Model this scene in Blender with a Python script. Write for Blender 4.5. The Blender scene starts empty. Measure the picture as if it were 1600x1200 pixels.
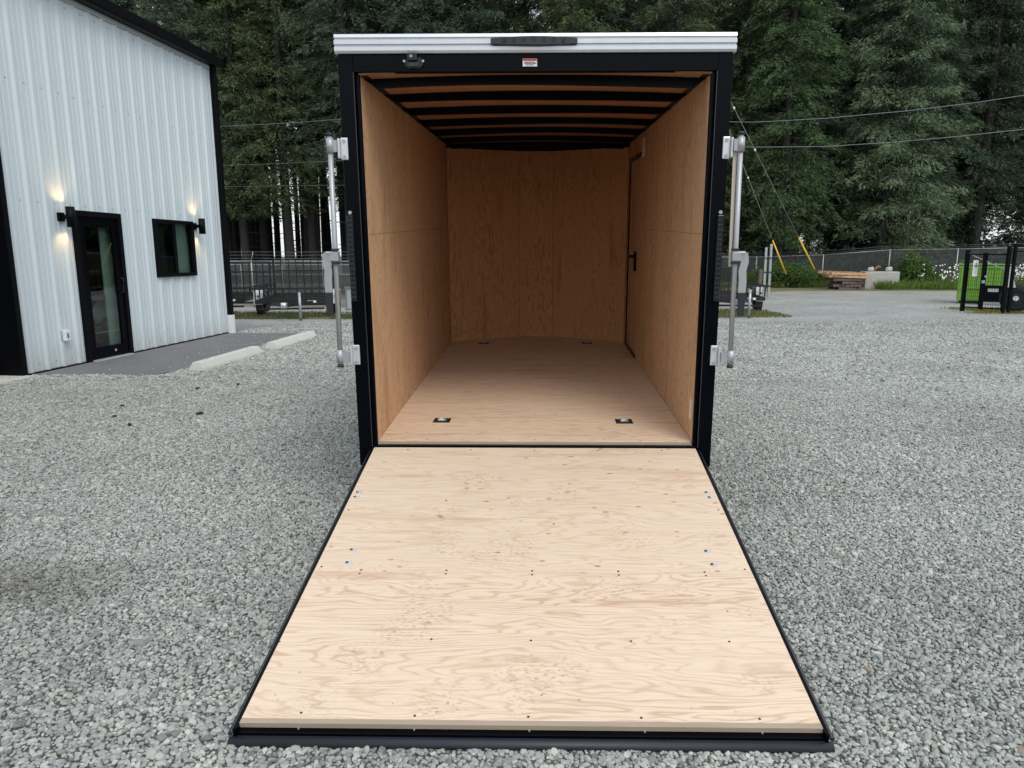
import bpy, bmesh, math, random
import numpy as np
from mathutils import Vector, Matrix, Euler, noise
R = math.radians
random.seed(7); np.random.seed(7)
S = bpy.context.scene
COL = S.collection

# ------------------------------------------------------------------ camera
F_PX, TH, PS, RO, CAMH, CAMX, CXP = 1125.84, .1775, .016, -.0005, 1.5768, .0324, 826.06
cd = bpy.data.cameras.new('camera'); cam = bpy.data.objects.new('camera', cd); COL.objects.link(cam)
S.camera = cam
_F = Vector((-math.sin(PS)*math.cos(TH), math.cos(PS)*math.cos(TH), -math.sin(TH)))
_Rt = Vector((math.cos(PS), math.sin(PS), 0)); _U = _Rt.cross(_F)
_R2 = math.cos(RO)*_Rt + math.sin(RO)*_U; _U2 = -math.sin(RO)*_Rt + math.cos(RO)*_U
cam.matrix_world = Matrix(((_R2.x, _U2.x, -_F.x, CAMX), (_R2.y, _U2.y, -_F.y, 0), (_R2.z, _U2.z, -_F.z, CAMH), (0, 0, 0, 1)))
cd.sensor_width = 36; cd.sensor_fit = 'HORIZONTAL'; cd.lens = F_PX/1600*36
cd.shift_x = -(CXP-800)/1600; cd.clip_start = .05; cd.clip_end = 2000

# ------------------------------------------------------------------ world and sun (overcast)
SUN_EL, SUN_AZ = R(50), R(152)          # azimuth clockwise from +Y: behind the camera, to the right
w = bpy.data.worlds.new('World'); S.world = w; w.use_nodes = True
nt = w.node_tree; nt.nodes.clear()
sky = nt.nodes.new('ShaderNodeTexSky'); sky.sky_type = 'NISHITA'; sky.sun_disc = False
sky.sun_elevation = SUN_EL; sky.sun_rotation = SUN_AZ; sky.dust_density = 3.0
b1 = nt.nodes.new('ShaderNodeBackground'); b1.inputs['Strength'].default_value = .05
nt.links.new(sky.outputs[0], b1.inputs[0])
b2 = nt.nodes.new('ShaderNodeBackground'); b2.inputs['Color'].default_value = (.93, .97, 1.0, 1); b2.inputs['Strength'].default_value = .92
ad = nt.nodes.new('ShaderNodeAddShader'); ow = nt.nodes.new('ShaderNodeOutputWorld')
nt.links.new(b1.outputs[0], ad.inputs[0]); nt.links.new(b2.outputs[0], ad.inputs[1]); nt.links.new(ad.outputs[0], ow.inputs[0])
sl = bpy.data.lights.new('sun', 'SUN'); so = bpy.data.objects.new('sun', sl); COL.objects.link(so)
sl.energy = 1.1; sl.angle = R(24); sl.color = (1, .97, .92)
so.rotation_euler = (Vector((math.sin(SUN_AZ)*math.cos(SUN_EL), math.cos(SUN_AZ)*math.cos(SUN_EL), math.sin(SUN_EL)))).to_track_quat('Z', 'Y').to_euler()
S.view_settings.view_transform = 'Standard'; S.view_settings.look = 'None'
S.view_settings.exposure = 0.03; S.view_settings.gamma = 1; S.view_settings.use_curve_mapping = False
S.render.engine = 'CYCLES'
S.cycles.max_bounces = 10; S.cycles.diffuse_bounces = 6; S.cycles.transparent_max_bounces = 16

# ------------------------------------------------------------------ material helpers
class NT:
    def __init__(s, name):
        s.m = bpy.data.materials.new(name); s.m.use_nodes = True; s.t = s.m.node_tree; s.t.nodes.clear()
        s.out = s.t.nodes.new('ShaderNodeOutputMaterial')
    def n(s, typ, **k):
        o = s.t.nodes.new('ShaderNode'+typ)
        for a, v in k.items():
            if hasattr(o, a): setattr(o, a, v)
        return o
    def l(s, a, b): s.t.links.new(a, b)
    def set(s, sock, v):
        if hasattr(v, 'is_output') or isinstance(v, bpy.types.NodeSocket): s.l(v, sock)
        else: sock.default_value = v
    def math(s, op, a, b=None, c=None, clamp=False):
        o = s.n('Math', operation=op); o.use_clamp = clamp
        s.set(o.inputs[0], a)
        if b is not None: s.set(o.inputs[1], b)
        if c is not None: s.set(o.inputs[2], c)
        return o.outputs[0]
    def mix(s, f, a, b, mode='MIX'):
        o = s.n('Mix', data_type='RGBA', blend_type=mode); o.clamp_factor = True
        s.set(o.inputs[0], f); s.set(o.inputs[6], c4(a)); s.set(o.inputs[7], c4(b)); return o.outputs[2]
    def ramp(s, f, stops):
        o = s.n('ValToRGB'); cr = o.color_ramp
        while len(cr.elements) > 1: cr.elements.remove(cr.elements[-1])
        cr.elements[0].position = stops[0][0]; cr.elements[0].color = c4(stops[0][1])
        for p, c in stops[1:]:
            e = cr.elements.new(p); e.color = c4(c)
        s.set(o.inputs[0], f); return o.outputs[0]
    def coord(s, kind='Object'): return s.n('TexCoord').outputs[kind]
    def mapping(s, v, scale=(1, 1, 1), loc=(0, 0, 0), rot=(0, 0, 0)):
        o = s.n('Mapping'); s.l(v, o.inputs[0]); o.inputs['Scale'].default_value = scale
        o.inputs['Location'].default_value = loc; o.inputs['Rotation'].default_value = rot; return o.outputs[0]
    def noise(s, v, scale=5, detail=3, rough=.5, out=0, dist=0):
        o = s.n('TexNoise'); s.l(v, o.inputs['Vector']); o.inputs['Scale'].default_value = scale
        o.inputs['Detail'].default_value = detail; o.inputs['Roughness'].default_value = rough; o.inputs['Distortion'].default_value = dist
        return o.outputs[out]
    def vor(s, v, scale=5, feature='F1', out='Distance'):
        o = s.n('TexVoronoi', feature=feature); s.l(v, o.inputs['Vector']); o.inputs['Scale'].default_value = scale
        return o.outputs[out]
    def bump(s, h, strength=.3, dist=.01):
        o = s.n('Bump'); s.set(o.inputs['Height'], h); o.inputs['Strength'].default_value = strength
        o.inputs['Distance'].default_value = dist; return o.outputs[0]
    def bsdf(s, col, rough=.6, metal=0, normal=None, spec=.5, **k):
        o = s.n('BsdfPrincipled'); s.set(o.inputs['Base Color'], c4(col)); s.set(o.inputs['Roughness'], rough)
        s.set(o.inputs['Metallic'], metal); o.inputs['Specular IOR Level'].default_value = spec
        if normal is not None: s.l(normal, o.inputs['Normal'])
        for a, v in k.items(): o.inputs[a].default_value = v
        return o.outputs[0]
    def done(s, sh): s.l(sh, s.out.inputs[0]); return s.m
def c4(c):
    if isinstance(c, (tuple, list)) and len(c) == 3: return (*c, 1)
    return c

M = {}
def simple(name, col, rough=.5, metal=0, var=.12, nscale=6, spec=.5, bump=0, **k):
    t = NT(name); v = t.coord(); n = t.noise(v, nscale, 5, .6)
    c = t.mix(n, [x*(1-var) for x in col], [min(1, x*(1+var)) for x in col])
    nr = None
    if bump: nr = t.bump(t.noise(v, nscale*12, 4, .6), bump, .003)
    rr = t.math('ADD', t.math('MULTIPLY', t.noise(v, nscale*2.3, 4), .16), rough-.08)
    M[name] = t.done(t.bsdf(c, rr, metal, nr, spec, **k)); return M[name]

simple('black_paint', (.0014, .0019, .0038), .28, 0, .3, 3, spec=.09)
simple('black_trim', (.0028, .0033, .005), .42, 0, .3, 5, spec=.1)
simple('black_rubber', (.018, .02, .028), .5, 0, .35, 9, bump=.15)
simple('tyre_rubber', (.02, .02, .021), .75, 0, .3, 14, bump=.2)
simple('alloy', (.40, .42, .44), .42, .4, .12, 20)
simple('bright_alloy', (.66, .69, .72), .36, .5, .08, 16)
simple('galvanised', (.42, .44, .45), .45, .8, .2, 24)
simple('grey_paint', (.42, .44, .46), .5, 0, .1)
simple('fence_steel', (.36, .38, .38), .5, .6, .15, 12)
simple('dark_metal', (.02, .021, .023), .45, .3, .3, 8)
simple('concrete', (.44, .44, .41), .9, 0, .16, 7, bump=.5)
simple('stop_concrete', (.58, .58, .54), .9, 0, .14, 9, bump=.5)
simple('white_plastic', (.74, .76, .78), .4, 0, .04)
simple('cream_plastic', (.62, .56, .48), .5, 0, .05)
simple('dark_lens', (.012, .016, .022), .12, 0, .4, 40)
simple('red_print', (.55, .04, .05), .5, 0, .1)
simple('dark_print', (.05, .05, .055), .6, 0, .1)
simple('label_white', (.78, .76, .77), .5, 0, .03)
simple('pale_wood', (.52, .33, .2), .8, 0, .3, 10, bump=.3)
simple('grey_wood', (.13, .1, .085), .85, 0, .35, 10, bump=.3)
simple('bark', (.034, .031, .029), .95, 0, .5, 5, bump=.6)
simple('pole_wood', (.12, .09, .07), .9, 0, .3, 6)
simple('cone_brown', (.035, .022, .016), .9, 0, .4, 60)
simple('green_paint', (.15, .33, .04), .5, 0, .15, 4)
simple('yellow_plastic', (.75, .45, .03), .5, 0, .08)
simple('rust', (.3, .14, .06), .85, 0, .3, 12)
simple('pale_green', (.62, .78, .70), .8, 0, .05)
simple('room_dark', (.02, .022, .026), .8, 0, .2)
simple('roof_metal', (.02, .021, .024), .4, .2, .2)
simple('petal_white', (.8, .8, .78), .7, 0, .05)
simple('body_black', (.004, .005, .006), .25, 0, .2, 2, spec=.3)
simple('stain_grey', (.35, .37, .38), .35, .6, .2, 30)
simple('wire_grey', (.2, .22, .22), .6, .2, .1)
simple('screw_dark', (.06, .045, .035), .5, .4, .2, 50)

def ramp_local(x, s_):
    D_, G_, T_ = 4.1929, .4754, .0464
    W_ = Vector((x, D_-.04-.98245*s_, G_-.03-.18651*s_))
    return (Matrix.Translation((0, D_, G_)) @ Matrix.Rotation(T_, 4, 'X')).inverted() @ W_
def plywood(name, light, dark, line, axis=0, knots=.6, k=13, seed=0., lines=.55, wear=0, off=(0, 0, 0), run=16., marks=(), rough=.5, spec=.35, gs=1., kt=.44):
    """rotary cut fir: contour-like growth rings drawn out along the grain, small knots"""
    t = NT(name); v0 = t.coord()
    rot = (0, 0, 0) if axis == 0 else ((0, R(90), 0) if axis == 2 else (0, 0, R(90)))
    v = t.mapping(v0, (1, 1, 1), (seed*3.1+off[0], seed*1.7+off[1], seed*2.3+off[2]), rot)
    vs = t.mapping(v, (.8*gs, 4.2*gs, 4.2*gs))
    a = t.noise(vs, 1.0, 3.2, .52, dist=.25)
    fine = t.noise(t.mapping(v, (3, 40, 40)), 2.2, 3, .6)
    sxyz = t.n('SeparateXYZ'); t.l(v, sxyz.inputs[0])
    lin = t.math('MULTIPLY', t.math('ADD', sxyz.outputs[1], sxyz.outputs[2]), run*6.283)
    ph = t.math('ADD', t.math('ADD', t.math('MULTIPLY', a, k*6.283), t.math('MULTIPLY', fine, 1.1)), lin)
    s = t.math('SINE', ph)
    ring = t.math('POWER', t.math('MULTIPLY_ADD', s, .5, .5), 5.0)
    patch = t.noise(t.mapping(v, (.5, 2.2, 2.2)), 1.4, 3, .5)
    ring = t.math('MULTIPLY', ring, t.math('MULTIPLY_ADD', patch, 1.6, -.25, clamp=True))
    base = t.mix(t.noise(t.mapping(v, (.8, 6, 6)), 1.0, 4, .6), light, dark)
    col = t.mix(t.math('MULTIPLY', ring, lines), base, line)
    fib = t.noise(t.mapping(v, (5, 160, 160)), 1.0, 3, .7)
    col = t.mix(1, col, t.ramp(fib, [(.30, (.86, .83, .79)), (.50, (1, 1, 1)), (.72, (1.05, 1.05, 1.06))]), 'MULTIPLY')
    # warm heartwood streaks
    hs = t.math('SMOOTHSTEP', t.noise(t.mapping(v, (1.2, 10, 10)), .9, 3, .6), .60, .72) if False else t.math('MULTIPLY', t.math('SUBTRACT', t.noise(t.mapping(v, (1.2, 9, 9)), .9, 3, .6), .58, clamp=True), 4, clamp=True)
    col = t.mix(t.math('MULTIPLY', hs, .7), col, [c*f for c, f in zip(line, (1.0, .93, .85))])
    # knots and pitch flecks
    kd = t.vor(t.mapping(v, (7.5, 17, 17)), .95)
    kn = t.math('SUBTRACT', .13, kd, clamp=True); kn = t.math('MULTIPLY', kn, 14*knots, clamp=True) if knots > .25 else t.math('MULTIPLY', kn, 0.0)
    pm = t.math('MULTIPLY', t.math('SUBTRACT', t.noise(v, 1.1, 1), kt, clamp=True), 9, clamp=True)
    col = t.mix(t.math('MULTIPLY', t.math('MULTIPLY', kn, pm), .75), col, (.30, .165, .085))
    fl = t.math('MULTIPLY', t.math('SUBTRACT', t.noise(t.mapping(v, (18, 60, 60)), 1.0, 2, .6), .66, clamp=True), 7, clamp=True)
    col = t.mix(t.math('MULTIPLY', fl, .35), col, (.33, .2, .11))
    if wear:
        # footprints and scuffs: broken brownish marks in a few patches
        wm = t.math('MULTIPLY', t.math('SUBTRACT', t.noise(v0, 2.6, 2, .5), .60, clamp=True), 9, clamp=True)
        for (mx_, ms_, mr_) in marks:
            c_ = ramp_local(mx_, ms_); dn = t.n('VectorMath', operation='DISTANCE'); wob = t.n('Mix', data_type='VECTOR'); wob.inputs[0].default_value = .12
            t.l(v0, wob.inputs[4]); t.l(t.noise(v0, 5, 2, .5, out=1), wob.inputs[5]); t.l(wob.outputs[1], dn.inputs[0])
            dn.inputs[1].default_value = [q*.88+.06 for q in c_]
            wm = t.math('MAXIMUM', wm, t.math('MULTIPLY', t.math('SUBTRACT', mr_, dn.outputs['Value'], clamp=True), 16, clamp=True))
        sp = t.math('MULTIPLY', t.math('SUBTRACT', t.noise(t.mapping(v0, (1, 2.2, 1), rot=(0, 0, .7)), 46, 3, .65), .53, clamp=True), 7, clamp=True)
        col = t.mix(t.math('MULTIPLY', t.math('MULTIPLY', wm, sp), wear), col, (.42, .29, .20))
        sc = t.vor(t.mapping(v0, (2.2, 9, 9), rot=(0, 0, .5)), 2.4, 'DISTANCE_TO_EDGE')
        sc = t.math('MULTIPLY', t.math('SUBTRACT', .006, sc, clamp=True), 120, clamp=True)
        sm = t.math('MULTIPLY', t.math('SUBTRACT', t.noise(v0, 1.9, 2), .56, clamp=True), 12, clamp=True)
        col = t.mix(t.math('MULTIPLY', t.math('MULTIPLY', sc, sm), .75), col, (.30, .21, .15))
    nr = t.bump(t.math('ADD', ring, t.math('MULTIPLY', fine, .6)), .12, .0015)
    rg = t.math('MULTIPLY_ADD', t.noise(v0, 2.0, 3), .25, rough-.12)
    M[name] = t.done(t.bsdf(col, rg, 0, nr, spec))
MK = ((-.42, 1.50, .13), (-.47, 1.60, .12), (-.62, 1.76, .11), (-.02, 1.86, .15), (.12, 1.82, .1), (.35, 1.33, .12), (.8, 1.86, .09), (.62, 1.40, .1), (-.3, 1.98, .1), (.2, 1.36, .08), (.85, 1.5, .08))
MU = ((-.1, 1.02, .15), (-.2, 1.12, .12), (.39, .74, .07), (.45, .95, .13), (-.3, .42, .14), (.15, .55, .12), (-.05, .62, .1), (-.75, 1.2, .08))
plywood('ramp_ply', (.755, .612, .475), (.715, .565, .425), (.42, .25, .135), 0, .2, 20, .4, .68, wear=.85, run=24, marks=MK, gs=1.15)
plywood('ramp_ply_upper', (.745, .61, .47), (.705, .56, .42), (.45, .28, .16), 0, 1.4, 14, 7.4, .42, wear=.8, run=18, marks=MU, gs=1.2, kt=.30)
plywood('floor_ply', (.80, .62, .46), (.71, .53, .38), (.38, .22, .12), 0, .3, 15, 2.2, .55, wear=.9, run=18, rough=.6, spec=.22, gs=1.2)
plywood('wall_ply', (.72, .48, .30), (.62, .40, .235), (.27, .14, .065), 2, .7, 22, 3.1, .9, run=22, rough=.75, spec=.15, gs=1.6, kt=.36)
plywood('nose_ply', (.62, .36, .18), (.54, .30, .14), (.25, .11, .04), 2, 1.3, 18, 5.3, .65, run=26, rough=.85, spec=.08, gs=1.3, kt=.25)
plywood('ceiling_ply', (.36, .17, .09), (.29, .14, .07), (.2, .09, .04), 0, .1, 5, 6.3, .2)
# plywood edge: visible plies
t = NT('ply_edge'); v = t.coord(); n = t.noise(t.mapping(v, (2, 2, 120)), 2, 3)
M['ply_edge'] = t.done(t.bsdf(t.mix(n, (.30, .24, .18), (.42, .34, .26)), .8))

# metal siding paint: pale, faintly streaked
t = NT('siding'); v = t.coord()
n = t.noise(t.mapping(v, (1, 1, .25)), 2.5, 4, .55)
sz_ = t.n('SeparateXYZ'); t.l(v, sz_.inputs[0])
sp_ = t.math('MULTIPLY', t.math('SUBTRACT', t.math('MULTIPLY_ADD', t.noise(v, 9, 5, .7), .7, .1), sz_.outputs['Z'], clamp=True), .9, clamp=True)
M['siding'] = t.done(t.bsdf(t.mix(sp_, t.mix(n, (.57, .65, .685), (.61, .695, .73)), (.36, .36, .33)), t.math('MULTIPLY_ADD', n, .2, .28), 0, None, .5))
# paved slab
t = NT('slab'); v = t.coord()
n = t.noise(v, 2.2, 5, .6); n2 = t.noise(v, 60, 3, .7)
M['slab'] = t.done(t.bsdf(t.mix(n, (.125, .125, .138), (.205, .205, .215)), .7, 0, t.bump(n2, .4, .004)))

# gravel stones
t = NT('stone'); oi = t.n('ObjectInfo'); v = t.coord()
c = t.ramp(oi.outputs['Random'], [(0, (.10, .106, .102)), (.12, (.20, .214, .203)), (.3, (.31, .33, .308)), (.55, (.41, .425, .39)), (.72, (.27, .30, .30)), (.88, (.50, .515, .465)), (.985, (.54, .55, .51)), (.99, (.30, .23, .17)), (1, (.24, .19, .15))])
n = t.noise(v, 40, 4, .6)
c = t.mix(.22, c, t.mix(n, (.2, .21, .205), (.50, .52, .49)))
g = t.n('NewGeometry')
def damp(t, pos):                       # a damp patch and dust streaks, fixed to the yard
    big = t.noise(pos, .55, 4, .6)
    f = t.math('MULTIPLY_ADD', big, .8, .60)
    sv = t.n('Vector' 'Math', operation='DISTANCE'); t.l(t.mapping(pos, (1, 1.6, 0)), sv.inputs[0]); sv.inputs[1].default_value = (-2.5, 5.15, 0)
    d = t.math('SUBTRACT', 1.0, t.math('DIVIDE', t.math('ADD', sv.outputs['Value'], t.math('MULTIPLY', t.noise(pos, 4, 3), .5)), .95), clamp=True)
    return f, t.math('MULTIPLY', d, 1.3, clamp=True)
f, d = damp(t, g.outputs['Position'])
hs = t.n('HueSaturation'); t.l(c, hs.inputs['Color']); t.l(f, hs.inputs['Value'])
c = t.mix(d, hs.outputs[0], t.mix(1, hs.outputs[0], (.50, .48, .45), 'MULTIPLY'))
M['stone'] = t.done(t.bsdf(c, .72, 0, t.bump(n, .3, .002), .35))
# gravel sheet
t = NT('gravel_ground'); v = t.coord()
def gl(t, v, sc):
    dd = t.vor(v, sc); cc = t.n('TexVoronoi'); t.l(v, cc.inputs['Vector']); cc.inputs['Scale'].default_value = sc
    sp = t.n('SeparateColor'); t.l(cc.outputs['Color'], sp.inputs[0]); return dd, sp.outputs[0]
d1, r1 = gl(t, v, 34)
c = t.ramp(r1, [(0, (.20, .21, .205)), (.2, (.31, .33, .32)), (.6, (.39, .41, .395)), (.9, (.46, .48, .455)), (1, (.54, .55, .52))])
c = t.mix(t.math('MULTIPLY', t.math('SUBTRACT', d1, .38, clamp=True), 1.1, clamp=True), c, (.10, .105, .105))
n = t.noise(v, .35, 5, .6)
sy = t.n('SeparateXYZ'); t.l(v, sy.inputs[0])
far = t.math('MULTIPLY', t.math('SUBTRACT', sy.outputs['Y'], 25, clamp=False), .12, clamp=True)
c = t.mix(t.math('MULTIPLY', far, .7), c, (.36, .34, .29))
gap_shade = t.math('MULTIPLY', t.math('SUBTRACT', 19, sy.outputs['Y']), .11, clamp=True)   # shade between the loose stones, painted into the sheet colour
c = t.mix(gap_shade, c, t.mix(n, (.07, .072, .07), (.12, .122, .117)))
f, d = damp(t, v)
hs = t.n('HueSaturation'); t.l(c, hs.inputs['Color']); t.l(f, hs.inputs['Value'])
M['gravel_ground'] = t.done(t.bsdf(hs.outputs[0], .85, 0, t.bump(t.math('SUBTRACT', 1, d1), .8, .02), .3))
# forest floor
t = NT('forest_floor'); v = t.coord()
M['forest_floor'] = t.done(t.bsdf(t.mix(t.noise(v, 1.2, 5, .6), (.035, .045, .02), (.09, .08, .05)), .95))
t = NT('verge'); v = t.coord()
M['verge'] = t.done(t.bsdf(t.mix(t.noise(v, 1.5, 5, .6), (.10, .12, .04), (.22, .2, .12)), .95))

def foliage(name, a, b, trans=.25, sc=.6):
    t = NT(name); v = t.coord(); oi = t.n('ObjectInfo')
    n = t.noise(v, sc, 4, .6); n2 = t.noise(v, 7, 2)
    c = t.mix(t.math('MULTIPLY_ADD', t.math('ADD', n, t.math('MULTIPLY', n2, .5)), 1.5, -.6, clamp=True), a, b)
    c = t.mix(1, c, oi.outputs['Color'], 'MULTIPLY')
    p = t.bsdf(c, .6, 0, None, .35)
    tr = t.n('BsdfTranslucent'); t.l(c, tr.inputs[0])
    mx = t.n('MixShader'); mx.inputs[0].default_value = trans; t.l(p, mx.inputs[1]); t.l(tr.outputs[0], mx.inputs[2])
    M[name] = t.done(mx.outputs[0])
foliage('needles', (.024, .044, .028), (.105, .148, .090), sc=.9)
foliage('leaves', (.06, .12, .03), (.14, .24, .06), .35, 2)
foliage('grass_blade', (.08, .13, .03), (.22, .27, .08), .3, .8)

def glass(name, tint=(.5, .56, .55), mixf=None):
    t = NT(name); fr = t.n('Fresnel'); fr.inputs[0].default_value = 1.6
    tr = t.n('BsdfTransparent'); tr.inputs[0].default_value = c4(tint)
    gl_ = t.n('BsdfGlossy'); gl_.inputs['Roughness'].default_value = .015
    mx = t.n('MixShader'); bf = t.n('NewGeometry').outputs['Backfacing']; t.l(t.math('MULTIPLY', t.math('MULTIPLY', fr.outputs[0], 1.5), t.math('SUBTRACT', 1, bf), clamp=True), mx.inputs[0]); t.l(tr.outputs[0], mx.inputs[1]); t.l(gl_.outputs[0], mx.inputs[2])
    M[name] = t.done(mx.outputs[0])
glass('window_glass', (.62, .68, .66))
def mesh_mat(name, col, scale, wire, fill):
    """woven wire fabric: a diamond grid of wires, open between"""
    t = NT(name); v = t.coord('UV')
    def g_(rot):
        m = t.mapping(v, (scale, scale, 1), rot=(0, 0, R(rot))); sx = t.n('SeparateXYZ'); t.l(m, sx.inputs[0])
        fr = t.math('FRACT', sx.outputs[0]); return t.math('LESS_THAN', fr, wire)
    a = t.math('MAXIMUM', g_(45), g_(-45)); a = t.math('MAXIMUM', a, fill)
    tr = t.n('BsdfTransparent'); mx = t.n('MixShader'); t.l(a, mx.inputs[0]); t.l(tr.outputs[0], mx.inputs[1])
    t.l(t.bsdf(col, .6, .3), mx.inputs[2]); M[name] = t.done(mx.outputs[0])
mesh_mat('chain_link', (.085, .095, .095), 18, .10, .34)
mesh_mat('black_mesh', (.008, .008, .01), 16, .12, .28)
t = NT('lamp_glow'); e = t.n('Emission'); e.inputs[0].default_value = (1, .78, .45, 1); e.inputs[1].default_value = 6
M['lamp_glow'] = t.done(e.outputs[0])

# ------------------------------------------------------------------ mesh helpers
class MB:
    def __init__(s): s.v = []; s.f = []; s.sm = []
    def add(s, vs, fs, smooth=False):
        o = len(s.v); s.v += [tuple(x) for x in vs]; s.f += [tuple(i+o for i in f) for f in fs]; s.sm += [smooth]*len(fs); return s
    def box(s, c, d, rot=None):
        x, y, z = [k/2 for k in d]
        vs = [Vector(p) for p in ((-x,-y,-z),(x,-y,-z),(x,y,-z),(-x,y,-z),(-x,-y,z),(x,-y,z),(x,y,z),(-x,y,z))]
        if rot is not None:
            m = Euler(rot).to_matrix() if not isinstance(rot, Matrix) else rot
            vs = [m @ p for p in vs]
        c = Vector(c)
        return s.add([p+c for p in vs], [(0,3,2,1),(4,5,6,7),(0,1,5,4),(1,2,6,5),(2,3,7,6),(3,0,4,7)])
    def lohi(s, a, b): return s.box([(p+q)/2 for p, q in zip(a, b)], [abs(q-p) for p, q in zip(a, b)])
    def bar(s, a, b, wd, h, up=(0, 0, 1)):
        a, b = Vector(a), Vector(b); d = (b-a); L = d.length; d.normalize(); u = Vector(up)
        if abs(d.dot(u)) > .98: u = Vector((0, 1, 0))
        x = d.cross(u).normalized(); z = x.cross(d)
        m = Matrix((x, d, z)).transposed()
        return s.box((a+b)/2, (wd, L, h), m)
    def tube(s, pts, r, n=8, cap=True):
        pts = [Vector(p) for p in pts]; rs = r if isinstance(r, (list, tuple)) else [r]*len(pts)
        vs = []; ref = Vector((0, 0, 1))
        d0 = (pts[1]-pts[0]).normalized()
        if abs(d0.dot(ref)) > .9: ref = Vector((0, 1, 0))
        for i, p in enumerate(pts):
            d = (pts[min(i+1, len(pts)-1)]-pts[max(i-1, 0)]).normalized()
            x = d.cross(ref).normalized(); y = d.cross(x)
            for k in range(n):
                a = 2*math.pi*k/n; vs.append(p+(x*math.cos(a)+y*math.sin(a))*rs[i])
        fs = []
        for i in range(len(pts)-1):
            for k in range(n): fs.append((i*n+k, i*n+(k+1) % n, (i+1)*n+(k+1) % n, (i+1)*n+k))
        s.add(vs, fs, True)
        if cap:
            o = len(s.v)-len(vs)
            s.f += [tuple(o+k for k in range(n)), tuple(o+(len(pts)-1)*n+k for k in reversed(range(n)))]; s.sm += [False, False]
        return s
    def prism(s, prof, a, b, frame=None):
        """prof: list of (u,v) polygon; swept from a to b; frame=(U,V) vectors"""
        a, b = Vector(a), Vector(b); U, V = Vector(frame[0]), Vector(frame[1]); n = len(prof)
        vs = [a+U*p[0]+V*p[1] for p in prof]+[b+U*p[0]+V*p[1] for p in prof]
        fs = [tuple(range(n))[::-1], tuple(range(n, 2*n))]+[(i, (i+1) % n, n+(i+1) % n, n+i) for i in range(n)]
        return s.add(vs, fs)
    def disc(s, c, r, ax, th=.01, n=20):
        c = Vector(c); ax = Vector(ax).normalized(); return s.tube([c-ax*th/2, c+ax*th/2], r, n)
    def build(s, name, mat, parent=None, bevel=0, seg=2):
        me = bpy.data.meshes.new(name); me.from_pydata(s.v, [], s.f)
        me.polygons.foreach_set('use_smooth', s.sm)
        bm = bmesh.new(); bm.from_mesh(me); bmesh.ops.recalc_face_normals(bm, faces=bm.faces)
        if bevel: bmesh.ops.bevel(bm, geom=[e for e in bm.edges if e.calc_face_angle(0) > .6], offset=bevel, segments=seg, profile=.5, affect='EDGES', clamp_overlap=True)
        bm.to_mesh(me); bm.free()
        o = bpy.data.objects.new(name, me); COL.objects.link(o)
        if mat: me.materials.append(M[mat] if isinstance(mat, str) else mat)
        if parent: o.parent = parent
        return o
def tag(o, label=None, cat=None, group=None, kind=None):
    if label: o['label'] = label
    if cat: o['category'] = cat
    if group: o['group'] = group
    if kind: o['kind'] = kind
    return o
def empty(name, loc, label, cat, group=None, rz=0):
    o = bpy.data.objects.new(name, None); COL.objects.link(o); o.location = loc; o.rotation_euler = (0, 0, rz)
    o.empty_display_size = .2; return tag(o, label, cat, group)
def copy_tree(o, parent=None):
    c = o.copy(); COL.objects.link(c); c.parent = parent
    for ch in list(o.children): copy_tree(ch, c)
    return c
def sstep(x, a, b): t_ = min(1, max(0, (x-a)/(b-a))); return t_*t_*(3-2*t_)
def gz(x, y):
    """height of the yard: falls a little behind the building"""
    z = -.45*sstep(y, 13, 29)*(1-sstep(x, -2, 8))
    z += -.12*sstep(y, 13, 22)*sstep(x, -2, 8)*(1-sstep(x, 8, 11))
    return z+.012*noise.noise((x*.35, y*.35, 0))*sstep(y, 0, 3)*0

# ------------------------------------------------------------------ ground
def sheet(name, xs, ys, mat, dz=0, zf=gz):
    vs = [(x, y, zf(x, y)+dz) for y in ys for x in xs]; nx = len(xs)
    fs = [(j*nx+i, j*nx+i+1, (j+1)*nx+i+1, (j+1)*nx+i) for j in range(len(ys)-1) for i in range(nx-1)]
    m = MB(); m.add(vs, fs, True); o = m.build(name, mat); return tag(o, kind='structure')
axx = sorted(set([-900, -400, -200, -120, -80]+[x for x in range(-60, 61)]+[80, 120, 200, 400, 900]))
ayy = sorted(set([-300, -100, -40, -10]+[y*.5 for y in range(0, 100)]+[50, 60, 80, 120, 200, 400, 900]))
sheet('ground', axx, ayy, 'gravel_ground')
sheet('forest_floor', [-900, -200]+list(range(-60, 61, 4))+[200, 900], [37.2, 40, 44, 50, 60, 80, 120, 300, 900], 'forest_floor', .02)
xs_ = [-26+i for i in range(0, 23)]
sheet('grass_verge', xs_, [19.9+i*.5 for i in range(0, 8)], 'verge', .008)
sheet('weedy_verge', [6.0+i for i in range(0, 26)], [32.2+i*.5 for i in range(0, 9)], 'verge', .008)

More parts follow.
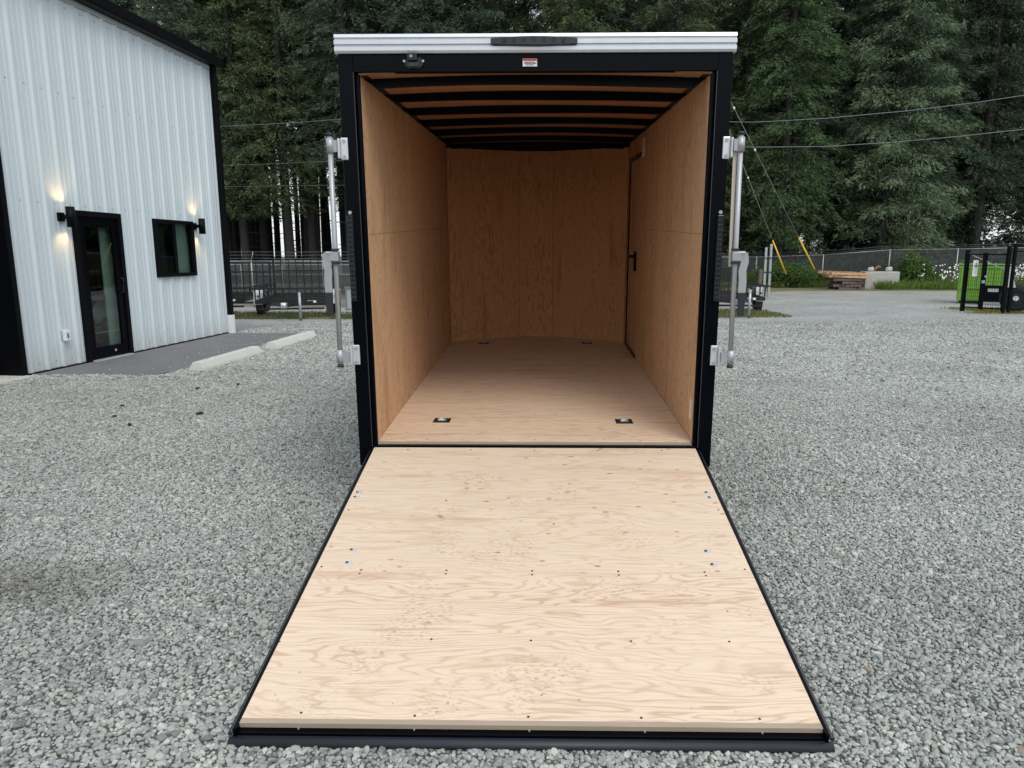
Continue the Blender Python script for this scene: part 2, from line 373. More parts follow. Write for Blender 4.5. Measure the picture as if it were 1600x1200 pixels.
# gravel stones as instances
stones = bpy.data.collections.new('stone_kinds')
rng = np.random.RandomState(3)
for k in range(7):
    bm = bmesh.new(); bmesh.ops.create_icosphere(bm, subdivisions=2, radius=1)
    planes = [(Vector(rng.normal(size=3)).normalized(), rng.uniform(.52, .86)) for _ in range(9)]
    for v_ in bm.verts:
        p = v_.co.copy()
        for n_, d_ in planes:
            e_ = p.dot(n_)-d_
            if e_ > 0: p -= n_*e_
        v_.co = Vector((p.x*rng.uniform(.98, 1.02)*1.25, p.y, p.z*.72))
    me = bpy.data.meshes.new('stone'); bm.to_mesh(me); bm.free(); me.materials.append(M['stone'])
    me.polygons.foreach_set('use_smooth', [False]*len(me.polygons))
    so_ = bpy.data.objects.new('stone', me); stones.objects.link(so_)
def stone_points():
    P = []; SC = []
    bands = [(1.3, 4.6, .0148, .0086), (4.6, 9.0, .0168, .0098), (9.0, 18.5, .0240, .0140)]
    for y0, y1, st, sz in bands:
        ny = int((y1-y0)/st); 
        for j in range(ny):
            y = y0+j*st; xm = .80*y+1.0
            n = int(2*xm/st)
            x = -xm+(np.arange(n)+.5*(j % 2))*st+rng.uniform(-.42, .42, n)*st
            yy = y+rng.uniform(-.42, .42, n)*st
            keep = ~((np.abs(x) < .93) & (yy > 2.25) & (yy < 8.5))
            keep &= rng.uniform(size=n) > max(0, (y-11)/7.5)
            # building side and slab
            wx = -6.35+(yy-14.5)*.0815
            keep &= (x > wx-.02)
            keep &= ~((x < -4.93+(yy-12)*.02) & (yy > 9.40) & (yy < 14.7)) 
            keep &= ~((x < -4.8) & (x < -5.1) & (yy > 9.36) & (yy < 14.7))
            x = x[keep]; yy = yy[keep]
            P.append(np.stack([x, yy, np.zeros(len(x))], 1)); SC.append(np.full(len(x), sz)*np.exp(rng.normal(0, .27, len(x))))
    return np.concatenate(P), np.concatenate(SC)
P, SC = stone_points()
for i in np.where(P[:, 1] > 13)[0]: P[i, 2] = gz(P[i, 0], P[i, 1])
P[:, 2] += rng.uniform(-.1, .55, len(P))*SC
ex = []                      # stray stones kicked on to the pavement and the ramp foot
for _ in range(130):
    y_ = rng.uniform(9.5, 14.4); x_ = -4.95-abs(rng.normal(0, .35)) if rng.rand() < .75 else rng.uniform(-6.1, -5)
    ex.append((x_, y_, .016, rng.uniform(.006, .013)))
for _ in range(16):
    s_ = rng.uniform(.2, 2.0); x_ = rng.uniform(-.93, .93); s_ = s_ if rng.rand() < .4 else 2.05-abs(rng.normal(0, .12)); ex.append((x_, 4.1529-.98245*s_, .4454-.18651*s_+.004, rng.uniform(.0018, .0036)))
ex = np.array(ex); P = np.concatenate([P, ex[:, :3]]); SC = np.concatenate([SC, ex[:, 3]])
me = bpy.data.meshes.new('gravel'); me.vertices.add(len(P)); me.vertices.foreach_set('co', P.astype('f').ravel())
at = me.attributes.new('sz', 'FLOAT', 'POINT'); at.data.foreach_set('value', SC.astype('f'))
go = bpy.data.objects.new('gravel', me); COL.objects.link(go)
tag(go, 'loose grey crushed gravel covering the yard', 'gravel', kind='stuff')
ng = bpy.data.node_groups.new('scatter', 'GeometryNodeTree')
ng.interface.new_socket('Geometry', in_out='INPUT', socket_type='NodeSocketGeometry'); ng.interface.new_socket('Geometry', in_out='OUTPUT', socket_type='NodeSocketGeometry')
gi = ng.nodes.new('NodeGroupInput'); gout = ng.nodes.new('NodeGroupOutput')
ip = ng.nodes.new('GeometryNodeInstanceOnPoints'); ci = ng.nodes.new('GeometryNodeCollectionInfo'); ci.inputs['Collection'].default_value = stones
ci.inputs['Separate Children'].default_value = True; ci.inputs['Reset Children'].default_value = True
mp = ng.nodes.new('GeometryNodeMeshToPoints')
rv = ng.nodes.new('FunctionNodeRandomValue'); rv.data_type = 'FLOAT_VECTOR'; rv.inputs[0].default_value = (-.55, -.55, 0); rv.inputs[1].default_value = (.55, .55, 6.283)
na = ng.nodes.new('GeometryNodeInputNamedAttribute'); na.data_type = 'FLOAT'; na.inputs[0].default_value = 'sz'
ng.links.new(gi.outputs[0], mp.inputs[0]); ng.links.new(mp.outputs[0], ip.inputs['Points']); ng.links.new(ci.outputs[0], ip.inputs['Instance'])
ip.inputs['Pick Instance'].default_value = True
ng.links.new(rv.outputs[0], ip.inputs['Rotation']); ng.links.new(na.outputs[0], ip.inputs['Scale']); ng.links.new(ip.outputs[0], gout.inputs[0])
md = go.modifiers.new('scatter', 'NODES'); md.node_group = ng

# ------------------------------------------------------------------ metal building on the left
A = 0.0813561; BX, BY = -6.335, 14.548
BROT = -A            # local: +Y along the wall away from the camera, +X out of the wall
bld = empty('metal_building', (BX, BY, 0), 'pale blue-white metal building with black trim, glass door and window', 'building', rz=-math.atan2(.08126569, .99669247))
H = 5.14; RIB = .305
openings = [(-4.10, -3.12, 0, 2.19), (-2.2, -1.07, 1.225, 2.155), (-9.2, -5.36, 0, 4.1)]
def prof(s):
    """siding profile: main rib every 305 mm with low ribs between"""
    u = (s % RIB)
    return 0
pw = RIB*3
def siding_panel(s0, s1):
    out = MB(); pts = []
    k0 = math.floor(s0/RIB)-1; s = []
    k = k0
    while k*RIB < s1+RIB:
        b = k*RIB
        s += [(b-.045, 0), (b-.018, .032), (b+.018, .032), (b+.045, 0)]
        for q in (.105, .2): s += [(b+q-.014, 0), (b+q-.006, .006), (b+q+.006, .006), (b+q+.014, 0)]
        k += 1
    s.sort()
    def at(x):
        for (a, ha), (b, hb) in zip(s, s[1:]):
            if a <= x <= b: return ha+(hb-ha)*(x-a)/(b-a+1e-9)
        return 0
    cuts = sorted(set([s0, s1]+[a for a, _ in s if s0 < a < s1]+[e for o in openings for e in o[:2] if s0 < e < s1]))
    for a, b in zip(cuts, cuts[1:]):
        if b-a < 1e-5: continue
        m = (a+b)/2; spans = [(.03, H)]
        for o in openings:
            if o[0] <= m <= o[1]:
                ns = []
                for z0, z1 in spans:
                    if o[2] > z0: ns.append((z0, min(z1, o[2])))
                    if o[3] < z1: ns.append((max(z0, o[3]), z1))
                spans = ns
        for z0, z1 in spans:
            out.add([(at(a+1e-6), a, z0), (at(b-1e-6), b, z0), (at(b-1e-6), b, z1), (at(a+1e-6), a, z1)], [(0, 1, 2, 3)])
    return out
s1 = -.02
while s1 > -16:
    s0 = max(s1-pw, -16); siding_panel(s0, s1-.001).build('wall_panel', 'siding', bld); s1 = s0
# screw rows
sc = MB()
for z in (.13, 2.28, 3.79, 4.98):
    s = -.14
    while s > -13:
        if not any(o[0]-.05 < s < o[1]+.05 and o[2] <= z <= o[3] for o in openings): sc.disc((.004, s+.0, z), .008, (1, 0, 0), .008, 6)
        s -= RIB/2
tag(sc.build('screw', 'stain_grey', bld), kind='stuff')
# other walls, roof
MB().lohi((-12, -.06, 0), (-.02, -.0, H)).build('end_wall', 'siding', bld)
MB().lohi((-12, -16, 0), (-11.94, -.07, H)).build('back_wall', 'siding', bld)
MB().lohi((-11.9, -16.06, 0), (-.02, -16.005, H)).build('near_end_wall', 'siding', bld)
MB().prism([(0, 0), (-6, .55), (-12, 0), (-12, .06), (-6, .61), (0, .06)], (.05, -16.2, H+.03), (.05, .12, H+.03), ((1, 0, 0), (0, 0, 1))).build('roof', 'roof_metal', bld)
MB().prism([(0, 0), (.155, 0), (.175, .04), (.175, .17), (.0, .17)], (.035, -16.2, H-.012), (.035, .17, H-.012), ((1, 0, 0), (0, 0, 1))).build('gutter', 'black_trim', bld, .004)
MB().lohi((-.02, -16.0, H-.075), (.05, -.0, H-.014)).build('eave_trim', 'grey_paint', bld)
MB().lohi((-.05, -.018, .03), (.045, .07, H-.02)).build('corner_trim', 'black_trim', bld, .003)
MB().lohi((.045, -.045, .38), (.13, .06, H-.02)).build('downspout', 'black_trim', bld, .006)
MB().lohi((.04, -.05, .0), (.14, .066, .38)).build('downspout_boot', 'white_plastic', bld, .008)
MB().lohi((-.02, -5.3, .0), (.045, -4.14, .028)).build('base_trim', 'black_trim', bld)
MB().lohi((-.02, -3.08, .0), (.045, -.05, .028)).build('base_trim', 'black_trim', bld)
# glass door
dr = MB()
for a, b in [((-.04, -4.13, .0), (.055, -4.05, 2.21)), ((-.04, -3.17, .0), (.055, -3.09, 2.21)), ((-.04, -4.05, 2.13), (.055, -3.17, 2.21))]: dr.lohi(a, b)
door = dr.build('glass_door', 'black_trim', bld, .004)
lf = MB()
for a, b in [((-.02, -4.045, .03), (.03, -3.92, 2.125)), ((-.02, -3.30, .03), (.03, -3.175, 2.125)), ((-.02, -3.92, 1.98), (.03, -3.30, 2.125)), ((-.02, -3.92, .03), (.03, -3.30, .2))]: lf.lohi(a, b)
lf.build('door_leaf', 'black_paint', door, .003)
MB().lohi((0, -3.918, .202), (.012, -3.302, 1.978)).build('pane', 'window_glass', door)
MB().tube([(.03, -3.24, 1.0), (.085, -3.24, 1.0), (.085, -3.24, 1.22), (.03, -3.24, 1.22)], .012, 8).build('handle', 'dark_metal', door)
MB().lohi((-.03, -4.05, 0), (.11, -3.17, .026)).build('threshold', 'bright_alloy', door, .003)
MB().disc((.034, -3.5, .12), .02, (1, 0, 0), .01, 10).build('lock', 'alloy', door)
# window
wf = MB()
for a, b in [((-.04, -2.22, 1.2), (.06, -2.16, 2.18)), ((-.04, -1.11, 1.2), (.06, -1.05, 2.18)), ((-.04, -2.16, 2.12), (.06, -1.11, 2.18)), ((-.04, -2.16, 1.2), (.06, -1.11, 1.26)), ((-.02, -1.67, 1.26), (.035, -1.60, 2.12))]: wf.lohi(a, b)
win = wf.build('window', 'black_trim', bld, .004)
MB().lohi((0, -2.158, 1.262), (.01, -1.672, 2.118)).build('pane', 'window_glass', win)
MB().lohi((0, -1.598, 1.262), (.01, -1.112, 2.118)).build('pane', 'window_glass', win)
# rooms behind
rm = MB(); rm.lohi((-3.5, -4.9, .0), (-3.4, -.4, 2.8)); rm.lohi((-3.4, -4.9, 2.7), (-.1, -.4, 2.8)); rm.lohi((-3.4, -4.9, .0), (-.1, -.4, .02)); rm.lohi((-3.4, -5, .0), (-.1, -4.9, 2.8)); rm.lohi((-3.4, -.4, .0), (-.1, -.3, 2.8))
rm.build('room', 'room_dark', bld)
MB().lohi((-.12, -3.42, .02), (-.10, -3.15, 2.3)).build('pale_strip', 'pale_green', bld)  # pale upright strips added just behind the door and window panes
MB().lohi((-.10, -1.44, 1.0), (-.08, -.98, 2.3)).build('pale_strip', 'pale_green', bld)
MB().lohi((-.16, -2.158, 1.262), (-.12, -1.70, 2.118)).build('blind', 'room_dark', bld)
# overhead door opening on the left
gj = MB()
for a, b in [((-.3, -5.38, 0), (.06, -5.30, 4.2)), ((-.3, -9.28, 0), (.06, -9.2, 4.2)), ((-.3, -9.2, 4.1), (.06, -5.38, 4.2))]: gj.lohi(a, b)
gj.build('opening_trim', 'black_trim', bld, .004)
gd = MB().lohi((-.42, -9.2, .04), (-.38, -5.46, 4.1)).build('overhead_door', 'black_paint', bld)
MB().lohi((-.375, -5.62, .1), (-.35, -5.56, 4.0)).build('door_track', 'grey_paint', gd)
MB().lohi((-.43, -9.2, 0), (-.3, -5.38, .04)).build('door_seal', 'black_rubber', gd)
MB().lohi((-.37, -6.2, .06), (-.33, -5.72, .12)).build('red_marker', 'red_print', gd)
tag(MB().lohi((0, 0, 0), (1.0, 3.9, .022)).build('concrete_apron', 'stop_concrete'), kind='structure')
ap = bpy.data.objects['concrete_apron']; ap.matrix_world = Matrix.Translation((BX, BY, 0)) @ Matrix.Rotation(-math.atan2(.08126569, .99669247), 4, 'Z') @ Matrix.Translation((-.3, -9.24, 0))
ap.scale = (.5, 1, 1)

def bw(s, x=0, z=0):
    m = Matrix.Translation((BX, BY, 0)) @ Matrix.Rotation(-math.atan2(.08126569, .99669247), 4, 'Z')
    return m @ Vector((x, s, z))
def sconce(s, zc, label):
    p = bw(s, 0, zc); o = empty('wall_light', p, label, 'wall light', 'up and down lights on the metal wall', -math.atan2(.08126569, .99669247))
    MB().lohi((.0, -.05, -.06), (.045, .05, .06)).build('mount_plate', 'black_trim', o, .004)
    MB().lohi((.045, -.022, -.03), (.13, .022, .03)).build('arm', 'black_trim', o)
    c = MB(); n = 20; r, ri, hh = .058, .05, .14
    vs = []; 
    for rr, z in ((ri, -hh+.03), (ri, -hh), (r, -hh), (r, hh), (ri, hh), (ri, hh-.03)):
        vs += [(.17+rr*math.cos(2*math.pi*k/n), rr*math.sin(2*math.pi*k/n), z) for k in range(n)]
    c.add(vs, [(i*n+k, i*n+(k+1) % n, (i+1)*n+(k+1) % n, (i+1)*n+k) for i in range(5) for k in range(n)], True)
    c.build('lamp_shade', 'black_trim', o)
    for sg in (1, -1):
        MB().disc((.17, 0, sg*(hh-.03)), .049, (0, 0, 1), .006, 16).build('lens', 'lamp_glow', o)
        l_ = bpy.data.lights.new('lamp', 'SPOT'); l_.energy = 5.5; l_.color = (1, .58, .22); l_.spot_size = R(118); l_.spot_blend = .9; l_.shadow_soft_size = .025
        lo = bpy.data.objects.new('lamp', l_); COL.objects.link(lo); lo.parent = o; lo.location = (.15, 0, sg*(hh-.01)); 
        d_ = Vector((-.18, 0, sg*1)); lo.rotation_euler = (-d_).to_track_quat('Z', 'Y').to_euler()
    return o
sconce(-4.345, 2.10, 'black cylinder wall light with warm glow beside the glass door')
sconce(-.965, 2.10, 'black cylinder wall light with warm glow beside the window')
o = empty('outlet_box', bw(-4.55, 0, .46), 'small white weatherproof outlet box low on the metal wall', 'outlet', rz=-math.atan2(.08126569, .99669247))
MB().lohi((0, -.055, -.075), (.035, .055, .075)).build('back_box', 'grey_paint', o, .005)
MB().lohi((.035, -.045, -.08), (.085, .06, .078)).build('cover', 'white_plastic', o, .014)
MB().lohi((.085, -.008, -.035), (.088, .018, .03)).build('latch_slot', 'dark_print', o)
# machine added behind the door glass to stand for a reflected vehicle
o = empty('reflection_stand_in', bw(-2.85, -.75, 0), 'white and black vehicle added behind the glass door in place of a reflection', 'vehicle', rz=-math.atan2(.08126569, .99669247))
m_ = MB(); m_.prism([(-.5, .62), (-.28, .44), (.12, .44), (.3, .62), (.2, .8), (-.3, .85)], (.28, 0, 0), (.34, 0, 0), ((0, 1, 0), (0, 0, 1))); m_.build('fender', 'white_plastic', o)
m_ = MB(); m_.prism([(-.5, .9), (.1, .98), (.5, 1.2), (.5, .85), (.2, .84), (-.4, .86)], (.2, 0, 0), (.36, 0, 0), ((0, 1, 0), (0, 0, 1))); m_.build('body', 'white_plastic', o, .01)
MB().lohi((.37, -.05, .88), (.38, .25, .94)).build('stripe', 'red_print', o)
for yy in (-.1,): MB().disc((.25, yy, .32), .3, (1, 0, 0), .22, 22).build('tyre', 'tyre_rubber', o)
MB().lohi((-.8, -.5, .3), (.2, .7, .84)).build('chassis', 'dark_metal', o)

# slab in front of the door
wa = bw(-5.2, .05); wb = bw(.02, .05)
sl_ = [(wa.x, wa.y), (-5.12, 9.36), (-4.93, 9.85), (-4.86, 14.1), (-4.80, 14.55), (wb.x, wb.y)]
m_ = MB(); n = len(sl_); m_.add([(x, y, 0.0) for x, y in sl_]+[(x, y, .012) for x, y in sl_], [tuple(range(n, 2*n))]+[(i, (i+1) % n, n+(i+1) % n, n+i) for i in range(n)])
tag(m_.build('pavement', 'slab'), kind='structure')
def wheel_stop(p0, p1, label):
    p0, p1 = Vector((*p0, .0)), Vector((*p1, .0)); d = (p1-p0).normalized(); o = empty('wheel_stop', (p0+p1)/2, label, 'wheel stop', 'concrete wheel stops', math.atan2(d.y, d.x))
    L = (p1-p0).length; m = MB(); b, t_, h = .11, .062, .12
    vs = [(-L/2, -b, 0), (-L/2, b, 0), (-L/2, b-.012, .045), (-L/2+.03, t_, h), (-L/2+.03, -t_, h), (-L/2, -b+.012, .045)]
    vs2 = [(-x, y, z) for x, y, z in vs]
    m.add(vs+vs2, [(0, 1, 2, 3, 4, 5), (6, 11, 10, 9, 8, 7)]+[(i, (i+1) % 6, 6+(i+1) % 6, 6+i) for i in range(6)])
    m.build('stop_body', 'stop_concrete', o, .008)
    h_ = MB()
    for x in (-L*.33, L*.33): h_.disc((x, 0, h), .014, (0, 0, 1), .004, 10)
    tag(h_.build('pin_hole', 'dark_print', o), kind='stuff')
wheel_stop((-4.70, 9.72), (-4.60, 11.6), 'nearer concrete wheel stop at the pavement edge')
wheel_stop((-4.53, 12.05), (-4.43, 13.95), 'farther concrete wheel stop at the pavement end')

# ------------------------------------------------------------------ cargo trailer
D, G, TAU = 4.1929, .4754, .0464
tr = empty('cargo_trailer', (0, D, G), 'open black cargo trailer with plywood interior and lowered ramp', 'trailer'); tr.rotation_euler = (TAU, 0, 0)
W2, LT, HC = .94, 3.60, 2.052
noseP = [(-W2, LT), (-.20, LT+.40), (.17, LT+.40), (W2, LT)]
# floor: sheets laid across the trailer
fy = [0, 1.2, 2.42, LT]
for a, b in zip(fy, fy[1:]):
    if b < LT: MB().lohi((-W2, a+.0008, -.018), (W2, b-.0008, 0)).build('floor_board', 'floor_ply', tr)
    else:
        pl = [(-W2, a), (W2, a), (W2, LT), (.17, LT+.4), (-.2, LT+.4), (-W2, LT)]; m = MB()
        m.add([(x, y, z) for z in (-.018, 0) for x, y in pl], [tuple(range(6))[::-1], tuple(range(6, 12))]+[(i, (i+1) % 6, 6+(i+1) % 6, 6+i) for i in range(6)]); m.build('floor_board', 'floor_ply', tr)
MB().lohi((-W2+.002, -.012, -.017), (W2-.002, -.001, -.003)).build('floor_edge', 'ply_edge', tr)
MB().lohi((-.963, -.036, -.034), (.963, -.013, -.0175)).build('sill_strip', 'black_paint', tr, .003)
# side walls: lower and upper sheets, with joints
for sx in (-1, 1):
    zj = 1.215
    ycuts = [0, 1.48, LT] if sx < 0 else [0, 1.48, 2.66]
    for a, b in zip(ycuts, ycuts[1:]):
        for z0, z1 in ((.002, zj-.001), (zj+.001, HC)):
            x0 = sx*W2; x1 = sx*(W2+.008)
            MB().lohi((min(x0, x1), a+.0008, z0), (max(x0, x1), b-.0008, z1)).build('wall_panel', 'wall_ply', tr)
# right wall beyond: over-door strip and front strip, with the side door between
MB().lohi((W2, 2.661, 1.875), (W2+.008, LT, HC)).build('wall_panel', 'wall_ply', tr)
sd = MB().lohi((W2+.003, 2.68, .03), (W2+.03, 3.42, 1.855)).build('side_door', 'wall_ply', tr)
sg = MB()
sg.lohi((W2-.008, 3.405, .0), (W2+.02, 3.455, 1.89)); sg.lohi((W2-.008, 2.665, 1.850), (W2+.02, 3.405, 1.89)); sg.lohi((W2-.008, 2.665, .0), (W2+.02, 3.405, .034))
sg.build('door_seal', 'black_paint', sd)
MB().lohi((W2, 3.456, .0), (W2+.008, LT, 1.874)).build('wall_panel', 'wall_ply', tr)
hd = MB(); hd.lohi((W2-.018, 2.79, .82), (W2+.002, 2.88, 1.0)); hd.tube([(W2-.012, 2.84, .955), (W2-.055, 2.84, .955), (W2-.055, 2.97, .95)], .014, 8); hd.build('handle', 'black_paint', sd, .003)
# stencilled grade marks on the door
st = MB(); rr_ = random.Random(4)
for k in range(8):
    z = 1.18+k*.038; st.lohi((W2+.0008, 3.03+rr_.random()*.02, z), (W2+.0022, 3.13+rr_.random()*.02, z+.012)); 
st.build('grade_stamp', 'rust', sd)
# white vent flap by the door
MB().lohi((W2-.022, 2.40, 1.83), (W2, 2.50, 1.99)).build('wall_vent', 'cream_plastic', tr, .01)
MB().lohi((W2-.003, .06, .12), (W2-.0005, .10, .24)).build('sticker', 'label_white', tr)
# nose panels
for (x0, y0), (x1, y1) in zip(noseP, noseP[1:]):
    d = Vector((x1-x0, y1-y0, 0)).normalized()
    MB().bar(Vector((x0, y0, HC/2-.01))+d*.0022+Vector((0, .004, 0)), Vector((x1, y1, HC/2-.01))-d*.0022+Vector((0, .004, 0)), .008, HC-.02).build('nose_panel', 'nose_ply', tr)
# ceiling panels between the bows
BOW = [.10, .60, 1.17, 1.77, 2.38, 3.02, 3.58]
def zc(x): return HC+.022*(1-(x/W2)**2)
XS = [-W2, -W2+.03, -W2+.07]+[(-W2)+2*W2*i/16 for i in range(2, 15)]+[W2-.07, W2-.03, W2]
cz = [-.04]+BOW+[4.05]
for a, b in zip(cz, cz[1:]):
    m = MB(); vs = [(x, y, zc(x)+dz) for dz in (0, .006) for y in (a, b-.002) for x in XS]; n = len(XS)
    fs = [(i, i+1, n+i+1, n+i) for i in range(n-1)]+[(2*n+i, 2*n+i+1, 3*n+i+1, 3*n+i) for i in range(n-1)]+[(i, i+1, 2*n+i+1, 2*n+i) for i in range(n-1)]
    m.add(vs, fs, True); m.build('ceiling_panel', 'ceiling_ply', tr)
for k, y in enumerate(BOW):
    m = MB(); n = len(XS); wy = .032; r_ = random.Random(k)
    lo = [(-.050-.004*math.sin(3*x+k))*min(1, max(.04, (W2-abs(x))/.07)) for x in XS]
    vs = []
    for yy in (y, y+wy):
        vs += [(x, yy, zc(x)-.001) for x in XS]+[(x, yy, zc(x)+l) for x, l in zip(XS, lo)]
    fs = []
    for i in range(n-1):
        fs += [(i, i+1, n+i+1, n+i), (2*n+i, 2*n+i+1, 3*n+i+1, 3*n+i), (n+i, n+i+1, 3*n+i+1, 3*n+i)]
    m.add(vs, fs)
    m.build('roof_bow', 'black_trim', tr)
for sx in (-1, 1): MB().lohi((sx*W2-.001*sx, -.001, HC-.001), (sx*(W2-.04), LT, HC+.02)).build('top_rail', 'black_trim', tr)
m = MB()
for (x0, y0), (x1, y1) in zip(noseP, noseP[1:]): m.bar((x0, y0-.02, HC-.005), (x1, y1-.02, HC-.005), .03, .06)
m.build('nose_rail', 'black_trim', tr)
# outer skin
OW = 1.035
sk = MB()
for sx in (-1, 1): sk.lohi((sx*(OW-.02), .10, -.12), (sx*OW, LT+.05, 2.15)) if sx > 0 else sk.lohi((-OW, .10, -.12), (-OW+.02, LT+.05, 2.15))
for a, b in zip([(-OW, LT+.05), (-.25, LT+.75), (.25, LT+.75)], [(-.25, LT+.75), (.25, LT+.75), (OW, LT+.05)]): sk.bar((*a, 1.015), (*b, 1.015), .02, 2.27)
sk.build('outer_skin', 'body_black', tr)
MB().prism([(-1.04, 0), (-.5, .045), (0, .06), (.5, .045), (1.04, 0), (1.04, -.02), (-1.04, -.02)], (0, .0, 2.17), (0, LT+.6, 2.17), ((1, 0, 0), (0, 0, 1))).build('roof', 'alloy', tr)
# chassis
ch = MB()
for sx in (-1, 1): ch.lohi((sx*.70-.03, .08, -.15), (sx*.70+.03, LT+.5, -.03))
for k in range(7): ch.lohi((-1.0, .2+k*.56, -.07), (1.0, .25+k*.56, -.02))
ch.bar((-.7, LT+.5, -.09), (-.04, LT+1.7, -.09), .06, .1); ch.bar((.7, LT+.5, -.09), (.04, LT+1.7, -.09), .06, .1)
ch.build('chassis', 'black_trim', tr)
MB().lohi((-.05, LT+1.6, -.12), (.05, LT+1.95, -.03)).build('coupler', 'galvanised', tr, .01)
MB().tube([(0, LT+1.5, .3), (0, LT+1.5, -.62)], .03, 10).build('tongue_jack', 'galvanised', tr)
for yy in (1.62, 2.44):
    MB().tube([(-1.06, yy, -.24), (1.06, yy, -.24)], .04, 10).build('axle', 'black_trim', tr)
    for sx in (-1, 1):
        ty = MB(); pr_ = [(.19, -.1), (.33, -.105), (.345, -.07), (.345, .07), (.33, .105), (.19, .1)]; n = 28
        vs = [(sx*1.15+a, yy+r_*math.cos(2*math.pi*k/n), -.20-.0+r_*math.sin(2*math.pi*k/n)) for k in range(n) for r_, a in pr_]
        ty.add(vs, [(k*6+i, k*6+i+1, ((k+1) % n)*6+i+1, ((k+1) % n)*6+i) for k in range(n) for i in range(5)], True)
        w_ = ty.build('wheel', 'tyre_rubber', tr)
        rm_ = MB().disc((sx*1.17, yy, -.2), .195, (1, 0, 0), .12, 20); rm_.build('rim', 'bright_alloy', w_, .01)
for sx in (-1, 1):
    m = MB(); pf = [(1.13, -.22), (1.20, .06), (1.32, .2), (2.76, .2), (2.88, .06), (2.95, -.22)]
    pf2 = [(a+(.012 if a < 2 else -.012), b-.012) for a, b in pf]
    vs = [(sx*x, a, b) for x in (OW, 1.27) for a, b in pf+pf2[::-1]]; n = 12
    m.add(vs, [tuple(range(n))[::-1], tuple(range(n, 2*n))]+[(i, (i+1) % n, n+(i+1) % n, n+i) for i in range(n)])
    m.build('fender', 'bright_alloy', tr)
# rear frame
rf = MB()
for sx in (-1, 1):
    rf.lohi((sx*.965, -.05, -.14), (sx*1.0445, .10, 2.15))
    rf.lohi((sx*.9385, -.022, -.02), (sx*.9648, -.001, 2.0598))
rf.lohi((-.9648, -.05, 2.060), (.9648, -.003, 2.15))
rf.build('rear_frame', 'black_paint', tr, .004)
MB().lohi((-.9645, -.03, -.14), (.9645, .06, -.05)).build('rear_sill', 'black_paint', tr, .003)
for sx in (-1, 1): MB().lohi((sx*.9615, -.0535, -.02), (sx*.9665, -.0505, 2.06)).build('weld_seam', 'black_rubber', tr)
# roof trim at the rear: extruded alloy with grooves
pf = [(-.062, 0), (-.068, .012), (-.068, .030), (-.054, .033), (-.054, .041), (-.068, .044), (-.068, .064), (-.054, .067), (-.054, .074), (-.066, .077), (-.060, .094), (.1, .094), (.1, 0)]
MB().prism(pf, (-1.055, 0, 2.152), (1.055, 0, 2.152), ((0, 1, 0), (0, 0, 1))).build('roof_trim', 'bright_alloy', tr)
# high level lamp
m = MB(); n = 13; vs = []
for i in range(n):
    u = -1+2*i/(n-1); h = .026-.010*u*u; dd = .028*(1-.55*u*u)
    c_ = 2.205
    vs += [(u*.226-.003, -.0685, c_-h), (u*.226-.003, -.0685-dd, c_-h*.75), (u*.226-.003, -.0685-dd, c_+h*.75), (u*.226-.003, -.0685, c_+h)]
fs = [(i*4+k, i*4+(k+1) % 4, i*4+4+(k+1) % 4, i*4+4+k) for i in range(n-1) for k in range(4)]+[(0, 3, 2, 1), tuple(4*(n-1)+k for k in range(4))]
m.add(vs, fs); bl = m.build('brake_light', 'dark_lens', tr)
m = MB()
for i in range(7): m.disc((-.16+i*.052, -.0955, 2.207), .012, (0, 1, 0), .004, 10)
tag(m.build('diode', 'dark_metal', bl), kind='stuff')
# latch on the header
m = MB(); m.prism([(-.05, -.012), (-.03, -.032), (.03, -.032), (.05, -.012), (.035, .022), (-.035, .022)], (-.637, -.054, 2.108), (-.637, -.064, 2.108), ((1, 0, 0), (0, 0, 1)))
lt = m.build('latch_plate', 'dark_metal', tr, .002)
MB().lohi((-.665, -.075, 2.083), (-.612, -.0645, 2.106)).build('latch_tongue', 'dark_lens', lt, .002)
MB().lohi((-.67, -.082, 2.112), (-.618, -.064, 2.150)).build('latch_lock', 'dark_metal', lt, .004)
for x, y, z in ((-.648, -.084, 2.133), (-.688, -.066, 2.112), (-.588, -.066, 2.112)): MB().disc((x, y, z), .0065, (0, 1, 0), .005, 10).build('rivet', 'alloy', lt)
# warning sticker
sk_ = MB().lohi((-.063, -.0520, 2.086), (.013, -.0506, 2.124)).build('warning_sticker', 'label_white', tr)
MB().lohi((-.062, -.0528, 2.113), (.012, -.0522, 2.123)).build('sticker_header', 'red_print', sk_)
m = MB(); rr_ = random.Random(1)
for z, a, b in ((2.106, -.052, .002), (2.1, -.055, .006), (2.093, -.045, -.006)):
    x = a
    while x < b: l_ = .003+rr_.random()*.004; m.lohi((x, -.0528, z-.0022), (x+l_, -.0522, z+.0022)); x += l_+.0018
for k in range(5): pass
m.build('sticker_print', 'dark_print', sk_)
# led strips
for sx in (-1, 1):
    o_ = MB().lohi((sx*1.005, -.066, .845), (sx*1.04, -.0505, 1.32)).build('tail_light', 'dark_lens', tr, .004)
    m = MB()
    for k in range(17):
        for q in (0, 1): m.disc((sx*(1.0155+q*.013), -.0672, .87+k*.0265), .0028, (0, 1, 0), .003, 6)
    tag(m.build('diode', 'grey_wood', o_), kind='stuff')
    MB().disc((sx*1.02, -.058, 1.335), .010, (0, 1, 0), .016, 10).build('bolt', 'alloy', tr)
